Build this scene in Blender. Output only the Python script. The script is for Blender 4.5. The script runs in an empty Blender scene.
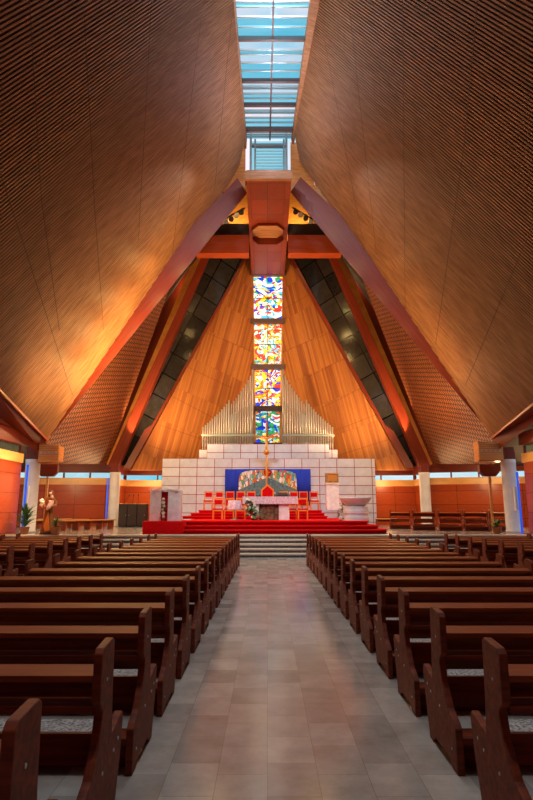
import bpy, bmesh, math, random
from mathutils import Vector, Matrix
random.seed(7)
S = bpy.context.scene
COL = S.collection
PI = math.pi

# ------------------------------------------------------------------ camera, world, exposure
F = 550.0; CX = 268.0; TILT = math.radians(11.31); EYE = 1.6
cam = bpy.data.cameras.new('camera'); camo = bpy.data.objects.new('camera', cam); COL.objects.link(camo)
camo.location = (0, 0, EYE); camo.rotation_euler = (PI/2 + TILT, 0, 0)
cam.sensor_fit = 'HORIZONTAL'; cam.sensor_width = 24.0; cam.lens = 24.0*F/533.0
cam.shift_x = (266.5-CX)/800.0
cam.clip_end = 400
S.camera = camo
S.view_settings.view_transform = 'Standard'; S.view_settings.look = 'None'
S.view_settings.gamma = 1; S.view_settings.use_curve_mapping = False
S.view_settings.exposure = -0.05

def W(px, py, Y):
    """world point on the ray through a photo pixel, at distance Y down the nave"""
    a = (px-CX)/F; b = (400-py)/F
    d = Vector((a, math.cos(TILT)-b*math.sin(TILT), math.sin(TILT)+b*math.cos(TILT)))
    return Vector((0, 0, EYE)) + d*(Y/d.y)
def WZ(px, py, Z):
    a = (px-CX)/F; b = (400-py)/F
    d = Vector((a, math.cos(TILT)-b*math.sin(TILT), math.sin(TILT)+b*math.cos(TILT)))
    return Vector((0, 0, EYE)) + d*((Z-EYE)/d.z)
def WP(px, py, p0, n):
    a = (px-CX)/F; b = (400-py)/F
    d = Vector((a, math.cos(TILT)-b*math.sin(TILT), math.sin(TILT)+b*math.cos(TILT)))
    o = Vector((0, 0, EYE))
    return o + d*((p0-o).dot(n)/d.dot(n))

# world: bright evening sky with soft pink-white clouds
wd = bpy.data.worlds.new('sky'); S.world = wd; wd.use_nodes = True
nt = wd.node_tree; bg = nt.nodes['Background']
tc = nt.nodes.new('ShaderNodeTexCoord'); mp = nt.nodes.new('ShaderNodeMapping'); nz = nt.nodes.new('ShaderNodeTexNoise')
cr = nt.nodes.new('ShaderNodeValToRGB')
mp.inputs['Scale'].default_value = (1.2, 4.0, 1.2)
nz.inputs['Scale'].default_value = 2.2; nz.inputs['Detail'].default_value = 5
cr.color_ramp.elements[0].position = .36; cr.color_ramp.elements[0].color = (.22, .62, .82, 1)
cr.color_ramp.elements[1].position = .54; cr.color_ramp.elements[1].color = (.92, .84, .90, 1)
nt.links.new(tc.outputs['Generated'], mp.inputs['Vector']); nt.links.new(mp.outputs[0], nz.inputs['Vector'])
nt.links.new(nz.outputs[0], cr.inputs[0]); nt.links.new(cr.outputs[0], bg.inputs[0]); bg.inputs[1].default_value = 1.15

def lamp(name, kind, loc, energy, color, target=None, size=.05, angle=60, blend=.6):
    l = bpy.data.lights.new(name, kind); o = bpy.data.objects.new(name, l); COL.objects.link(o)
    o.location = loc; l.energy = energy; l.color = color
    if kind == 'SPOT':
        l.spot_size = math.radians(angle); l.spot_blend = blend
    if kind in ('SPOT', 'POINT'): l.shadow_soft_size = size
    if kind == 'AREA': l.size = size
    if target is not None:
        o.rotation_euler = (Vector(target)-Vector(loc)).to_track_quat('-Z', 'Y').to_euler()
    return o
WARM = (1, .62, .28); SOFT = (1, .86, .72); COOL = (.86, .9, 1.0)
# daylight falling in under the long skylight
for y, e in ((2, 350), (9, 500), (15, 1000)):
    lamp('skylight_daylight', 'AREA', (.2, y, 24.0), e, COOL, (.2, y, 0), size=2.2)

# ------------------------------------------------------------------ materials
def newmat(name):
    m = bpy.data.materials.new(name); m.use_nodes = True
    return m, m.node_tree, m.node_tree.nodes['Principled BSDF']
def plain(name, col, rough=.5, metal=0, emit=None, estr=0, spec=None):
    m, nt, b = newmat(name)
    b.inputs['Base Color'].default_value = (*col, 1); b.inputs['Roughness'].default_value = rough
    b.inputs['Metallic'].default_value = metal
    if spec is not None: b.inputs['Specular IOR Level'].default_value = spec
    if emit: b.inputs['Emission Color'].default_value = (*emit, 1); b.inputs['Emission Strength'].default_value = estr
    return m
def N(nt, t, **kw):
    n = nt.nodes.new(t)
    for k, v in kw.items(): setattr(n, k, v)
    return n
def wood(name, c1, c2, scale=(1, 12, 12), rough=.4, nscale=2.0, rot=(0, 0, 0)):
    m, nt, b = newmat(name)
    tc = N(nt, 'ShaderNodeTexCoord'); mp = N(nt, 'ShaderNodeMapping'); nz = N(nt, 'ShaderNodeTexNoise'); cr = N(nt, 'ShaderNodeValToRGB')
    mp.inputs['Scale'].default_value = scale; mp.inputs['Rotation'].default_value = rot
    nz.inputs['Scale'].default_value = nscale; nz.inputs['Detail'].default_value = 6
    cr.color_ramp.elements[0].position = .35; cr.color_ramp.elements[1].position = .68
    cr.color_ramp.elements[0].color = (*c1, 1); cr.color_ramp.elements[1].color = (*c2, 1)
    nt.links.new(tc.outputs['Object'], mp.inputs[0]); nt.links.new(mp.outputs[0], nz.inputs[0])
    nt.links.new(nz.outputs[0], cr.inputs[0]); nt.links.new(cr.outputs[0], b.inputs['Base Color'])
    b.inputs['Roughness'].default_value = rough
    return m
def bricks(name, c1, c2, mortar, bw, rh, ms, offset=.5, rough=.4, rot=0, noise=.0, ncols=None, bump=.3, nscale=(1, 1, 1)):
    m, nt, b = newmat(name)
    tc = N(nt, 'ShaderNodeTexCoord'); mp = N(nt, 'ShaderNodeMapping'); br = N(nt, 'ShaderNodeTexBrick')
    mp.inputs['Rotation'].default_value = (0, 0, rot)
    br.offset = offset; br.squash = 1
    br.inputs['Color1'].default_value = (*c1, 1); br.inputs['Color2'].default_value = (*c2, 1); br.inputs['Mortar'].default_value = (*mortar, 1)
    br.inputs['Scale'].default_value = 1; br.inputs['Mortar Size'].default_value = ms; br.inputs['Mortar Smooth'].default_value = .1
    br.inputs['Bias'].default_value = 0; br.inputs['Brick Width'].default_value = bw; br.inputs['Row Height'].default_value = rh
    nt.links.new(tc.outputs['Object'], mp.inputs[0]); nt.links.new(mp.outputs[0], br.inputs[0])
    out = br.outputs[0]
    if noise:
        mp2 = N(nt, 'ShaderNodeMapping'); mp2.inputs['Scale'].default_value = nscale
        nz = N(nt, 'ShaderNodeTexNoise'); nz.inputs['Scale'].default_value = 3; nz.inputs['Detail'].default_value = 8; nz.inputs['Roughness'].default_value = .65
        r = N(nt, 'ShaderNodeValToRGB'); r.color_ramp.elements[0].position = .3; r.color_ramp.elements[1].position = .7
        r.color_ramp.elements[0].color = (1-noise, 1-noise, 1-noise, 1); r.color_ramp.elements[1].color = (1, 1, 1, 1)
        mx = N(nt, 'ShaderNodeMix', data_type='RGBA', blend_type='MULTIPLY'); mx.inputs[0].default_value = 1
        nt.links.new(tc.outputs['Object'], mp2.inputs[0]); nt.links.new(mp2.outputs[0], nz.inputs[0]); nt.links.new(nz.outputs[0], r.inputs[0])
        nt.links.new(br.outputs[0], mx.inputs[6]); nt.links.new(r.outputs[0], mx.inputs[7]); out = mx.outputs[2]
    nt.links.new(out, b.inputs['Base Color']); b.inputs['Roughness'].default_value = rough
    if bump:
        bp = N(nt, 'ShaderNodeBump'); bp.inputs['Strength'].default_value = bump; bp.inputs['Distance'].default_value = .01; bp.invert = True
        nt.links.new(br.outputs[1], bp.inputs['Height']); nt.links.new(bp.outputs[0], b.inputs['Normal'])
    return m
M = {}
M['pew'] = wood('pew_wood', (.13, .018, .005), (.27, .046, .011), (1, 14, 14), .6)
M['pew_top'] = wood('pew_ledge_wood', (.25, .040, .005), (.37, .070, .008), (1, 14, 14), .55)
M['red_wood'] = wood('red_beam_wood', (.13, .016, .005), (.17, .023, .007), (.4, 5, 5), .4)
M['red_panel'] = bricks('red_panel_wood', (.38, .055, .012), (.48, .082, .017), (.08, .012, .004), 1.7, .75, .012, 0, .3, 0, .3, bump=.2, nscale=(1, 5, 1))
M['box_wood'] = bricks('box_panel_wood', (.19, .026, .006), (.26, .038, .009), (.07, .010, .004), .9, 1.5, .014, 0, .4, 0, .25, bump=.2, nscale=(5, 1, 1))
M['batten'] = wood('batten_wood', (.25, .105, .046), (.43, .20, .095), (.6, 6, 6), .6)
M['backing'] = plain('dark_backing', (.010, .004, .003), .8)
M['seam'] = plain('seam_dark', (.10, .04, .018), .7)
M['board'] = bricks('board_wall_wood', (.34, .095, .020), (.60, .225, .05), (.25, .07, .015), 2.3, .13, .004, 0, .45, 0, .3, bump=.3, nscale=(.5, 8, 1))
M['course'] = plain('course_gap', (.20, .06, .015), .6)
M['orange_wood'] = wood('orange_wood', (.50, .16, .03), (.66, .25, .05), (1, 1, 6), .4)
M['light_wood'] = wood('light_band_wood', (.66, .34, .10), (.82, .46, .17), (.5, 1, 6), .4)
M['bench'] = wood('bench_wood', (.52, .21, .06), (.70, .33, .10), (1, 10, 10), .35)
M['white'] = wood('white_plaster', (.62, .62, .68), (.76, .76, .80), (1, 1, 1), .6)
M['marble'] = wood('white_marble', (.72, .71, .74), (.88, .87, .89), (1, 1, 1), .3, 6)
M['marble_wall'] = bricks('marble_blocks', (.60, .63, .74), (.72, .75, .86), (.34, .11, .14), .98, .5, .022, 0, .35, 0, .2, bump=.1)
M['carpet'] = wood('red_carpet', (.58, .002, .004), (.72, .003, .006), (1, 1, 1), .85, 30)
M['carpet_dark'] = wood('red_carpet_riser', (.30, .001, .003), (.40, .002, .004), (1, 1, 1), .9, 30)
for k_ in ('carpet', 'carpet_dark', 'pew', 'red_wood', 'red_panel', 'box_wood', 'batten', 'pew_top'): M[k_].node_tree.nodes['Principled BSDF'].inputs['Specular IOR Level'].default_value = .12 if 'carpet' in k_ else .3
M['cross_wood'] = wood('cross_beam_wood', (.27, .038, .009), (.36, .058, .013), (.4, 5, 5), .4)
M['cushion'] = wood('woven_cushion', (.12, .11, .11), (.60, .57, .56), (1, 1, 1), .9, 60)
M['metal'] = plain('brushed_metal', (.55, .55, .57), .3, 1)
M['pipe'] = plain('pipe_metal', (.62, .60, .57), .45, .6)
M['gold'] = plain('gold', (.85, .42, .10), .35, .6)
M['gold_dull'] = wood('carved_gold', (.22, .11, .03), (.55, .33, .10), (1, 1, 1), .5, 14)
M['blue'] = wood('blue_cloth', (.002, .012, .27), (.004, .03, .42), (8, 1, 1), .85, 1)
M['red_cloth'] = plain('red_upholstery', (.52, .003, .006), .9, spec=.1)
M['chair_wood'] = plain('chair_wood', (.80, .23, .025), .5)
M['lace'] = wood('lace_cloth', (.62, .38, .50), (.88, .74, .80), (1, 1, 1), .8, 12)
M['dark'] = plain('dark_brown', (.035, .020, .014), .45)
M['bronze'] = wood('bronze_relief', (.05, .03, .018), (.26, .16, .08), (1, 1, 1), .45, 8)
M['black'] = plain('black', (.012, .012, .014), .4)
M['bluelight'] = plain('blue_glass', (.02, .12, .7), .2, 0, (.03, .12, 1), .55)
M['frame'] = plain('steel_frame', (.30, .36, .38), .4, .5)
M['frame_dark'] = plain('dark_frame', (.10, .06, .06), .5)
M['louvre'] = plain('louvre_metal', (.50, .55, .56), .4, .2)
M['leaf'] = wood('leaf_green', (.012, .07, .012), (.05, .22, .03), (1, 1, 1), .5, 20)
M['blossom'] = plain('white_petals', (.85, .80, .72), .7)
M['pot'] = plain('clay_pot', (.30, .12, .05), .6)
M['stone'] = plain('pale_step_stone', (.66, .58, .50), .4)
M['riser'] = wood('dark_step_riser', (.10, .085, .085), (.20, .17, .165), (1, 1, 1), .5, 12)
M['robe'] = wood('brown_robe', (.20, .055, .018), (.34, .12, .035), (6, 6, 1), .6)
M['skin'] = plain('painted_skin', (.60, .30, .18), .5)
M['hair'] = plain('painted_hair', (.05, .02, .01), .6)
M['childrobe'] = plain('pale_pink_robe', (.74, .50, .46), .6)

def voro(name, cols, scale, lead=.04, emit=0, distort=0, stretch=(1, 1, 1)):
    m, nt, b = newmat(name)
    tc = N(nt, 'ShaderNodeTexCoord'); mp = N(nt, 'ShaderNodeMapping'); mp.inputs['Scale'].default_value = stretch
    v = N(nt, 'ShaderNodeTexVoronoi'); v2 = N(nt, 'ShaderNodeTexVoronoi', feature='DISTANCE_TO_EDGE')
    nt.links.new(tc.outputs['Object'], mp.inputs[0]); src = mp.outputs[0]
    if distort:
        nz = N(nt, 'ShaderNodeTexNoise'); nz.inputs['Scale'].default_value = .9; nz.inputs['Detail'].default_value = 1
        mul = N(nt, 'ShaderNodeVectorMath', operation='SCALE'); mul.inputs['Scale'].default_value = distort
        add = N(nt, 'ShaderNodeVectorMath', operation='ADD')
        nt.links.new(tc.outputs['Object'], nz.inputs[0]); nt.links.new(nz.outputs[1], mul.inputs[0])
        nt.links.new(mul.outputs[0], add.inputs[0]); nt.links.new(src, add.inputs[1]); src = add.outputs[0]
    for q in (v, v2):
        q.inputs['Scale'].default_value = scale; nt.links.new(src, q.inputs['Vector'])
    sep = N(nt, 'ShaderNodeSeparateColor'); nt.links.new(v.outputs['Color'], sep.inputs[0])
    cr = N(nt, 'ShaderNodeValToRGB'); cr.color_ramp.interpolation = 'CONSTANT'
    while len(cr.color_ramp.elements) < len(cols): cr.color_ramp.elements.new(.5)
    for i, c in enumerate(cols):
        cr.color_ramp.elements[i].position = i/len(cols); cr.color_ramp.elements[i].color = (*c, 1)
    nt.links.new(sep.outputs[0], cr.inputs[0])
    gt = N(nt, 'ShaderNodeMath', operation='GREATER_THAN'); gt.inputs[1].default_value = lead
    nt.links.new(v2.outputs['Distance'], gt.inputs[0])
    mx = N(nt, 'ShaderNodeMix', data_type='RGBA'); mx.inputs[6].default_value = (.01, .01, .01, 1)
    nt.links.new(gt.outputs[0], mx.inputs[0]); nt.links.new(cr.outputs[0], mx.inputs[7])
    nt.links.new(mx.outputs[2], b.inputs['Base Color'])
    if emit:
        nt.links.new(mx.outputs[2], b.inputs['Emission Color']); b.inputs['Emission Strength'].default_value = emit
    b.inputs['Roughness'].default_value = .3
    return m
WH = (.85, .88, .9); BL = (.01, .05, .75); RD = (.80, .04, .02); YE = (.95, .68, .03); GR = (.03, .35, .10); OR = (.9, .25, .02); CY = (.10, .50, .80)
M['sg1'] = voro('stained_glass_blue_white', [WH, BL, WH, CY, WH, YE, WH, RD, GR], 3.6, .03, 1.25, 2.6, (.5, 1, 1.7))
M['sg2'] = voro('stained_glass_red_green', [YE, RD, WH, GR, WH, OR, YE, CY, WH, RD], 4.2, .03, 1.1, 3.2, (.8, 1, 1.4))
M['sg3'] = voro('stained_glass_yellow', [YE, WH, YE, BL, OR, WH, YE, RD, BL], 4.0, .03, 1.1, 3.2, (.8, 1, 1.4))
M['sg4'] = voro('stained_glass_blue_green', [BL, WH, GR, CY, YE, BL, WH, RD, GR], 4.2, .03, 1.1, 3.0, (.8, 1, 1.4))
M['mosaic'] = voro('mosaic_stones', [(.1, .35, .6), (.8, .75, .6), (.75, .35, .05), (.25, .5, .6), (.7, .12, .05), (.85, .8, .75), (.15, .4, .2), (.7, .65, .55)], 8, .03, 0, 0, (1, 1, .5))
M['hill'] = wood('mosaic_hill', (.05, .10, .12), (.16, .26, .28), (3, 1, 3), .6, 3)
# dark reflecting glass with a grid of joints
M['dark_glass'] = bricks('dark_stone_glass', (.012, .011, .011), (.035, .03, .028), (.002, .002, .002), 1.35, 1.1, .035, 0, .12, 0, .5, bump=.0)
# woven / perforated acoustic cladding
M['weave'] = bricks('woven_wood', (.40, .115, .026), (.54, .17, .04), (.05, .012, .005), .30, .17, .05, .5, .45, 0, .2, bump=.8)
# floor
def floor_mat():
    m = bricks('polished_limestone', (.38, .33, .305), (.60, .535, .49), (.30, .24, .21), .42, .31, .0018, .37, .2, PI/2, .38, bump=.0)
    nt = m.node_tree; b = nt.nodes['Principled BSDF']; b.inputs['Roughness'].default_value = .16
    return m
M['floor'] = floor_mat()
M['dark_glass'].node_tree.nodes['Principled BSDF'].inputs['Specular IOR Level'].default_value = .3
def glass(name, tint, rough_mix=.1):
    m = bpy.data.materials.new(name); m.use_nodes = True; nt = m.node_tree
    nt.nodes.remove(nt.nodes['Principled BSDF'])
    t = N(nt, 'ShaderNodeBsdfTransparent'); t.inputs[0].default_value = (*tint, 1)
    g = N(nt, 'ShaderNodeBsdfGlossy'); g.inputs['Roughness'].default_value = .05
    mx = N(nt, 'ShaderNodeMixShader'); mx.inputs[0].default_value = rough_mix
    nt.links.new(t.outputs[0], mx.inputs[1]); nt.links.new(g.outputs[0], mx.inputs[2])
    nt.links.new(mx.outputs[0], nt.nodes['Material Output'].inputs[0])
    return m
M['glass_clear'] = glass('clear_glass', (.98, .95, .97), .06)
M['glass_blue'] = glass('blue_tinted_glass', (.30, .74, .84), .06)
M['glass_clere'] = glass('clerestory_glass', (.85, 1.0, 1.0), .05)

# ------------------------------------------------------------------ mesh helpers
class MB:
    def __init__(s): s.v = []; s.f = []; s.mi = []; s.cur = 0
    def add(s, vs, fs):
        k = len(s.v); s.v += [tuple(v) for v in vs]; s.f += [tuple(i+k for i in f) for f in fs]; s.mi += [s.cur]*len(fs); return s
    def box(s, x0, x1, y0, y1, z0, z1):
        return s.add([(x0,y0,z0),(x1,y0,z0),(x1,y1,z0),(x0,y1,z0),(x0,y0,z1),(x1,y0,z1),(x1,y1,z1),(x0,y1,z1)],
                     [(0,3,2,1),(4,5,6,7),(0,1,5,4),(1,2,6,5),(2,3,7,6),(3,0,4,7)])
    def prism(s, poly, vec):
        poly = [Vector(p) for p in poly]; vec = Vector(vec); n = len(poly)
        nn = Vector((0,0,0))
        for i in range(n): nn += poly[i].cross(poly[(i+1) % n])
        if nn.dot(vec) > 0: poly = poly[::-1]
        vs = poly+[p+vec for p in poly]
        return s.add(vs, [tuple(range(n)), tuple(range(2*n-1, n-1, -1))]+[((i+1) % n, i, n+i, n+(i+1) % n) for i in range(n)])
    def lathe(s, prof, c=(0,0,0), n=20, sx=1, sy=1):
        cx, cy, cz = c; vs = []
        for r, z in prof:
            for i in range(n):
                a = 2*PI*i/n; vs.append((cx+r*math.cos(a)*sx, cy+r*math.sin(a)*sy, cz+z))
        fs = []
        for j in range(len(prof)-1):
            for i in range(n):
                a = j*n+i; b = j*n+(i+1) % n; fs.append((a, b, b+n, a+n))
        fs.append(tuple(range(n-1, -1, -1))); fs.append(tuple((len(prof)-1)*n+i for i in range(n)))
        return s.add(vs, fs)
    def cyl(s, p, q, r, n=10, r2=None):
        p = Vector(p); q = Vector(q); d = (q-p).normalized(); u = d.orthogonal().normalized(); w = d.cross(u)
        r2 = r if r2 is None else r2; vs = []
        for P, R in ((p, r), (q, r2)):
            for i in range(n):
                a = 2*PI*i/n; vs.append(P+u*R*math.cos(a)+w*R*math.sin(a))
        return s.add(vs, [tuple(range(n-1, -1, -1)), tuple(range(n, 2*n))]+[(i, (i+1) % n, n+(i+1) % n, n+i) for i in range(n)])
    def ball(s, c, r, n=10, m=6, sc=(1,1,1)):
        c = Vector(c); vs = [c+Vector((0,0,-r*sc[2]))]; fs = []
        for j in range(1, m):
            t = -PI/2+PI*j/m
            for i in range(n):
                a = 2*PI*i/n; vs.append(c+Vector((r*math.cos(t)*math.cos(a)*sc[0], r*math.cos(t)*math.sin(a)*sc[1], r*math.sin(t)*sc[2])))
        vs.append(c+Vector((0,0,r*sc[2])))
        for i in range(n): fs.append((0, 1+(i+1) % n, 1+i)); 
        for j in range(m-2):
            for i in range(n):
                a = 1+j*n+i; b = 1+j*n+(i+1) % n; fs.append((a, b, b+n, a+n))
        k = 1+(m-2)*n
        for i in range(n): fs.append((k+i, k+(i+1) % n, len(vs)-1))
        return s.add(vs, fs)
    def build(s, name, mat, parent=None, smooth=False, bevel=0):
        me = bpy.data.meshes.new(name); me.from_pydata(s.v, [], s.f)
        mats = mat if isinstance(mat, (list, tuple)) else [mat]
        for m_ in mats: me.materials.append(m_)
        for p, i in zip(me.polygons, s.mi):
            p.material_index = i; p.use_smooth = smooth
        me.validate(); me.update()
        o = bpy.data.objects.new(name, me); COL.objects.link(o)
        if parent is not None: o.parent = parent
        if bevel:
            b = o.modifiers.new('bevel', 'BEVEL'); b.width = bevel; b.segments = 2; b.limit_method = 'ANGLE'
        return o
def tag(o, label=None, cat=None, group=None, kind=None):
    if label: o['label'] = label
    if cat: o['category'] = cat
    if group: o['group'] = group
    if kind: o['kind'] = kind
    return o
def struct(o): o['kind'] = 'structure'; return o
def empty(name, loc, rz=0, label=None, cat=None, group=None):
    o = bpy.data.objects.new(name, None); COL.objects.link(o); o.location = loc; o.rotation_euler = (0, 0, rz); o.empty_display_size = .2
    return tag(o, label, cat, group)
kids = {}
def copy_tree(o, parent=None):
    c = o.copy(); COL.objects.link(c)
    if parent is not None: c.parent = parent
    for ch in list(o.children): copy_tree(ch, c)
    return c
def localize(o, origin, xdir, normal):
    """rewrite a mesh into the frame of its own surface so textures follow the surface"""
    z = Vector(normal).normalized(); x = Vector(xdir); x = (x-z*x.dot(z)).normalized(); y = z.cross(x)
    Mx = Matrix(((x.x, y.x, z.x, origin[0]), (x.y, y.y, z.y, origin[1]), (x.z, y.z, z.z, origin[2]), (0, 0, 0, 1)))
    inv = Mx.inverted()
    for v in o.data.vertices: v.co = inv @ v.co
    o.matrix_world = Mx
    return o
def normal_of(p, toward=Vector((0, 10, 1.6))):
    n = (p[1]-p[0]).cross(p[2]-p[0]).normalized()
    if n.dot(toward-p[0]) < 0: n = -n
    return n
def slab(name, poly, mat, thick=.2, xdir=None, parent=None):
    """planar polygon facing the nave, with thickness behind it"""
    poly = [Vector(p) for p in poly]; n = normal_of(poly)
    mb = MB(); mb.prism(poly, -n*thick)
    o = mb.build(name, mat)
    localize(o, poly[0], xdir if xdir is not None else (poly[1]-poly[0]), n)
    if parent is not None: o.parent = parent
    return o
def beam(mb, p, q, w, h, up=Vector((0,0,1))):
    p = Vector(p); q = Vector(q); d = (q-p).normalized(); s = d.cross(up).normalized(); t = s.cross(d).normalized()
    c = [s*w/2+t*h/2, -s*w/2+t*h/2, -s*w/2-t*h/2, s*w/2-t*h/2]
    return mb.prism([p+k for k in c], q-p)
def beam_obj(name, p, q, w, h, mat, up=Vector((0,0,1)), parent=None):
    mb = MB(); beam(mb, p, q, w, h, up); o = mb.build(name, mat)
    d = (Vector(q)-Vector(p)).normalized(); s = d.cross(up).normalized()
    localize(o, p, d, s)
    if parent is not None: o.parent = parent
    return o
def clip_line(poly2, y):
    xs = []; n = len(poly2)
    for i in range(n):
        a = poly2[i]; b = poly2[(i+1) % n]
        if (a[1] <= y < b[1]) or (b[1] <= y < a[1]): xs.append(a[0]+(b[0]-a[0])*(y-a[1])/(b[1]-a[1]))
    xs.sort(); return list(zip(xs[::2], xs[1::2]))

ZS = .70          # sanctuary floor height
ZC = 1.17         # red carpet platform
ZD = 1.60         # upper red dais
FT = 3.70         # top of the side walls

# ------------------------------------------------------------------ floor, steps
mb = MB(); mb.box(-16, 16, -8, 19.4, -.2, 0)
struct(mb.build('floor', M['floor']))
st = MB(); rs = MB()
for k in range(5):
    y0 = 19.4+.35*k; z1 = .14*(k+1)
    rs.box(-15.9, 15.9, y0+.03, y0+.42 if k < 4 else y0+.5, z1-.14+.001, z1-.05)
    st.box(-15.9, 15.9, y0, y0+.42, z1-.05, z1)
e = struct(empty('trim_1', (0, 19.4, 0)))
for mbx, nm, mt in ((st, 'step_tread', M['stone']), (rs, 'step_riser', M['riser'])):
    o = mbx.build(nm, mt); o.parent = e; o.matrix_parent_inverse = Matrix.Translation((0, -19.4, 0)); tag(o, 'pale stone treads' if nm == 'step_tread' else 'dark speckled risers')
mb = MB(); mb.box(-16, 16, 21.2, 36, ZS-.3, ZS-.002)
o = mb.build('floor_sanctuary', M['floor']); struct(o); o.name = 'floor.001'

# ------------------------------------------------------------------ main roof planes with slats
def roof(side):
    if side < 0:
        P2 = W(48, 440, 23); P1 = W(246, 138, 26); mid = (239, 171); P0 = WZ(234, 0, P1.z); ep = (0, 390); svp = (604, -391)
        seams = [((85, 15), (95, 205)), ((95, 205), (104, 330)), ((152, 0), (139, 240)), ((202, 15), (172, 262)), ((0, 170), (73, 395)), ((30, 0), (42, 200)), ((232, 20), (215, 190)), ((42, 200), (60, 330))]
    else:
        P2 = W(492, 438, 23); P1 = W(294.5, 133, 26); mid = (300, 162); P0 = WZ(320, 0, P1.z); ep = (533, 404.5); svp = (2*271-604, -391)
        seams = [((478, 0), (464, 150)), ((464, 150), (436, 345)), ((403, 0), (406, 340)), ((349, 0), (377, 255)), ((533, 225), (466, 385)), ((323, 30), (365, 250))]
    n = (P1-P2).cross(P0-P2).normalized()
    if n.dot(Vector((0, 10, 1.6))-P2) < 0: n = -n
    E1 = WP(ep[0], ep[1], P2, n)
    print('ROOF', side, P2, P1, P0, 'eave', E1, 'n', n)
    ridge = (P0-P1).normalized()
    R = P1+ridge*((P1.y+8)/-ridge.y)
    ed = (E1-P2)
    E2 = P2+ed*2.2
    # then run level to the back of the nave
    lev = n.cross(Vector((0, 0, 1))).normalized()
    if lev.y > 0: lev = -lev
    E3 = E2+lev*((E2.y+8)/-lev.y)
    poly = [P2, P1, R, E3, E2]; full = [P2, WP(mid[0], mid[1], P2, n), P1, R, E3, E2]
    sd = Vector(((svp[0]-CX)/F, 0, 0)); b = (400-svp[1])/F
    sd = Vector(((svp[0]-CX)/F, math.cos(TILT)-b*math.sin(TILT), math.sin(TILT)+b*math.cos(TILT)))
    sd = (sd-n*sd.dot(n)).normalized()
    back = [p-n*.07 for p in full]
    root = slab('ceiling_slope', back, M['backing'], .3, sd)
    root.name = 'ceiling' if side < 0 else 'ceiling.001'; struct(root)
    Mi = root.matrix_world.inverted()
    p2 = [(Mi @ p) for p in full]; q2 = [(p.x, p.y) for p in p2]
    ys = [q[1] for q in q2]; y = min(ys)+.03; mbt = MB(); pitch = .105
    while y < max(ys):
        for xa, xb in clip_line(q2, y):
            if xb-xa > .1: mbt.box(xa, xb, y-.024, y+.024, .002, .07)
        y += pitch
    bt = mbt.build('batten', M['batten'], root)
    sm = MB()
    for a, c in seams:
        A = Mi @ WP(a[0], a[1], P2, n); B = Mi @ WP(c[0], c[1], P2, n)
        A.z = B.z = .07; beam(sm, A, B, .026, .006)
    sm.build('panel_joint', M['seam'], root)
    return poly, n, root
polyL, nL, roofL = roof(-1)
polyR, nR, roofR = roof(1)

# side closure between eave and side wall (outside the picture)
def close_side(poly, s):
    P2, P1, R, E3, E2 = poly
    X = 16*s
    for nm, pts in (('wall', [E2, E3, Vector((X, E3.y, -.2)), Vector((X, E2.y, -.2))]),):
        o = slab(nm+('_left' if s < 0 else '_right'), pts, M['red_panel'], .2, (0, 1, 0)); struct(o)
close_side(polyL, -1); close_side(polyR, 1)
mb = MB(); mb.box(-17, 17, -8.3, -8, -.2, 26); struct(mb.build('wall_back', M['red_panel']))

# ------------------------------------------------------------------ skylight
P1L, RL = polyL[1], polyL[2]; P1R, RR = polyR[1], polyR[2]
zr = P1L.z
gl0, gl1 = P1L+Vector((.0, 0, .15)), RL+Vector((0, 0, .15))
def ry(a, b, y): return a+(b-a)*((y-a.y)/(b.y-a.y))
def skx(y):
    l = ry(P1L, RL, y).x; r = ry(P1R, RR, y).x
    return l, r
sk = struct(empty('window_1', (0, 10, zr)))
def skpart(mb, nm, mat, label=None):
    o = mb.build(nm, mat); o.parent = sk; o.matrix_parent_inverse = Matrix.Translation((0, -10, -zr))
    if label: tag(o, label)
    return o
YF = 26.0
def glx(y):
    l, r = skx(y); return l+.03, r-.08-.035*(26-y)
# purlin positions from the photo rows
ylist = []
for py in (129, 105, 81, 39): ylist.append(WZ(270, py, zr+.5).y)
yy = ylist[-1]
while yy > -8: yy -= (ylist[2]-ylist[3]); ylist.append(yy)
print('purlins', ylist)
zg = zr+.62
pur = MB(); mul = MB(); gc = MB(); gb = MB(); thin = MB()
ybounds = [YF+.9]+ylist
for a, b in zip(ybounds[:-1], ybounds[1:]):
    la, ra = glx(a); lb, rb = glx(b); b_ = max(b, -8)
    pur.box(lb, rb, b-.07, b+.07, zg-.20, zg-.02)
    L = a-b; mid = (la+ra+lb+rb)/4
    for t0, t1, g in ((0, .22, gb), (.22, .42, gb), (.42, .62, gc), (.62, .72, gb), (.72, 1, gc)):
        ya = a-L*t0; yb = a-L*t1
        l0, r0 = glx(ya); l1, r1 = glx(yb)
        g.add([(l0, ya, zg), (r0, ya, zg), (r1, yb, zg), (l1, yb, zg)], [(0, 1, 2, 3)])
        thin.box(min(l0, l1), max(r0, r1), yb-.03, yb+.03, zg-.06, zg+.02)
la, ra = glx(YF+.9); lb, rb = glx(-8)
mul.prism([((la+ra)/2-.04+.05, YF+.9, zg-.1), ((la+ra)/2+.04+.05, YF+.9, zg-.1), ((lb+rb)/2+.04, -8, zg-.1), ((lb+rb)/2-.04, -8, zg-.1)], (0, 0, .12))
skpart(pur, 'purlin', M['frame_dark']); skpart(mul, 'mullion', M['frame_dark']); skpart(thin, 'glazing_bar', M['frame'])
skpart(gc, 'glass_pane', M['glass_clear'], 'clear panes'); skpart(gb, 'glass_pane', M['glass_blue'], 'blue tinted panes')
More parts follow.
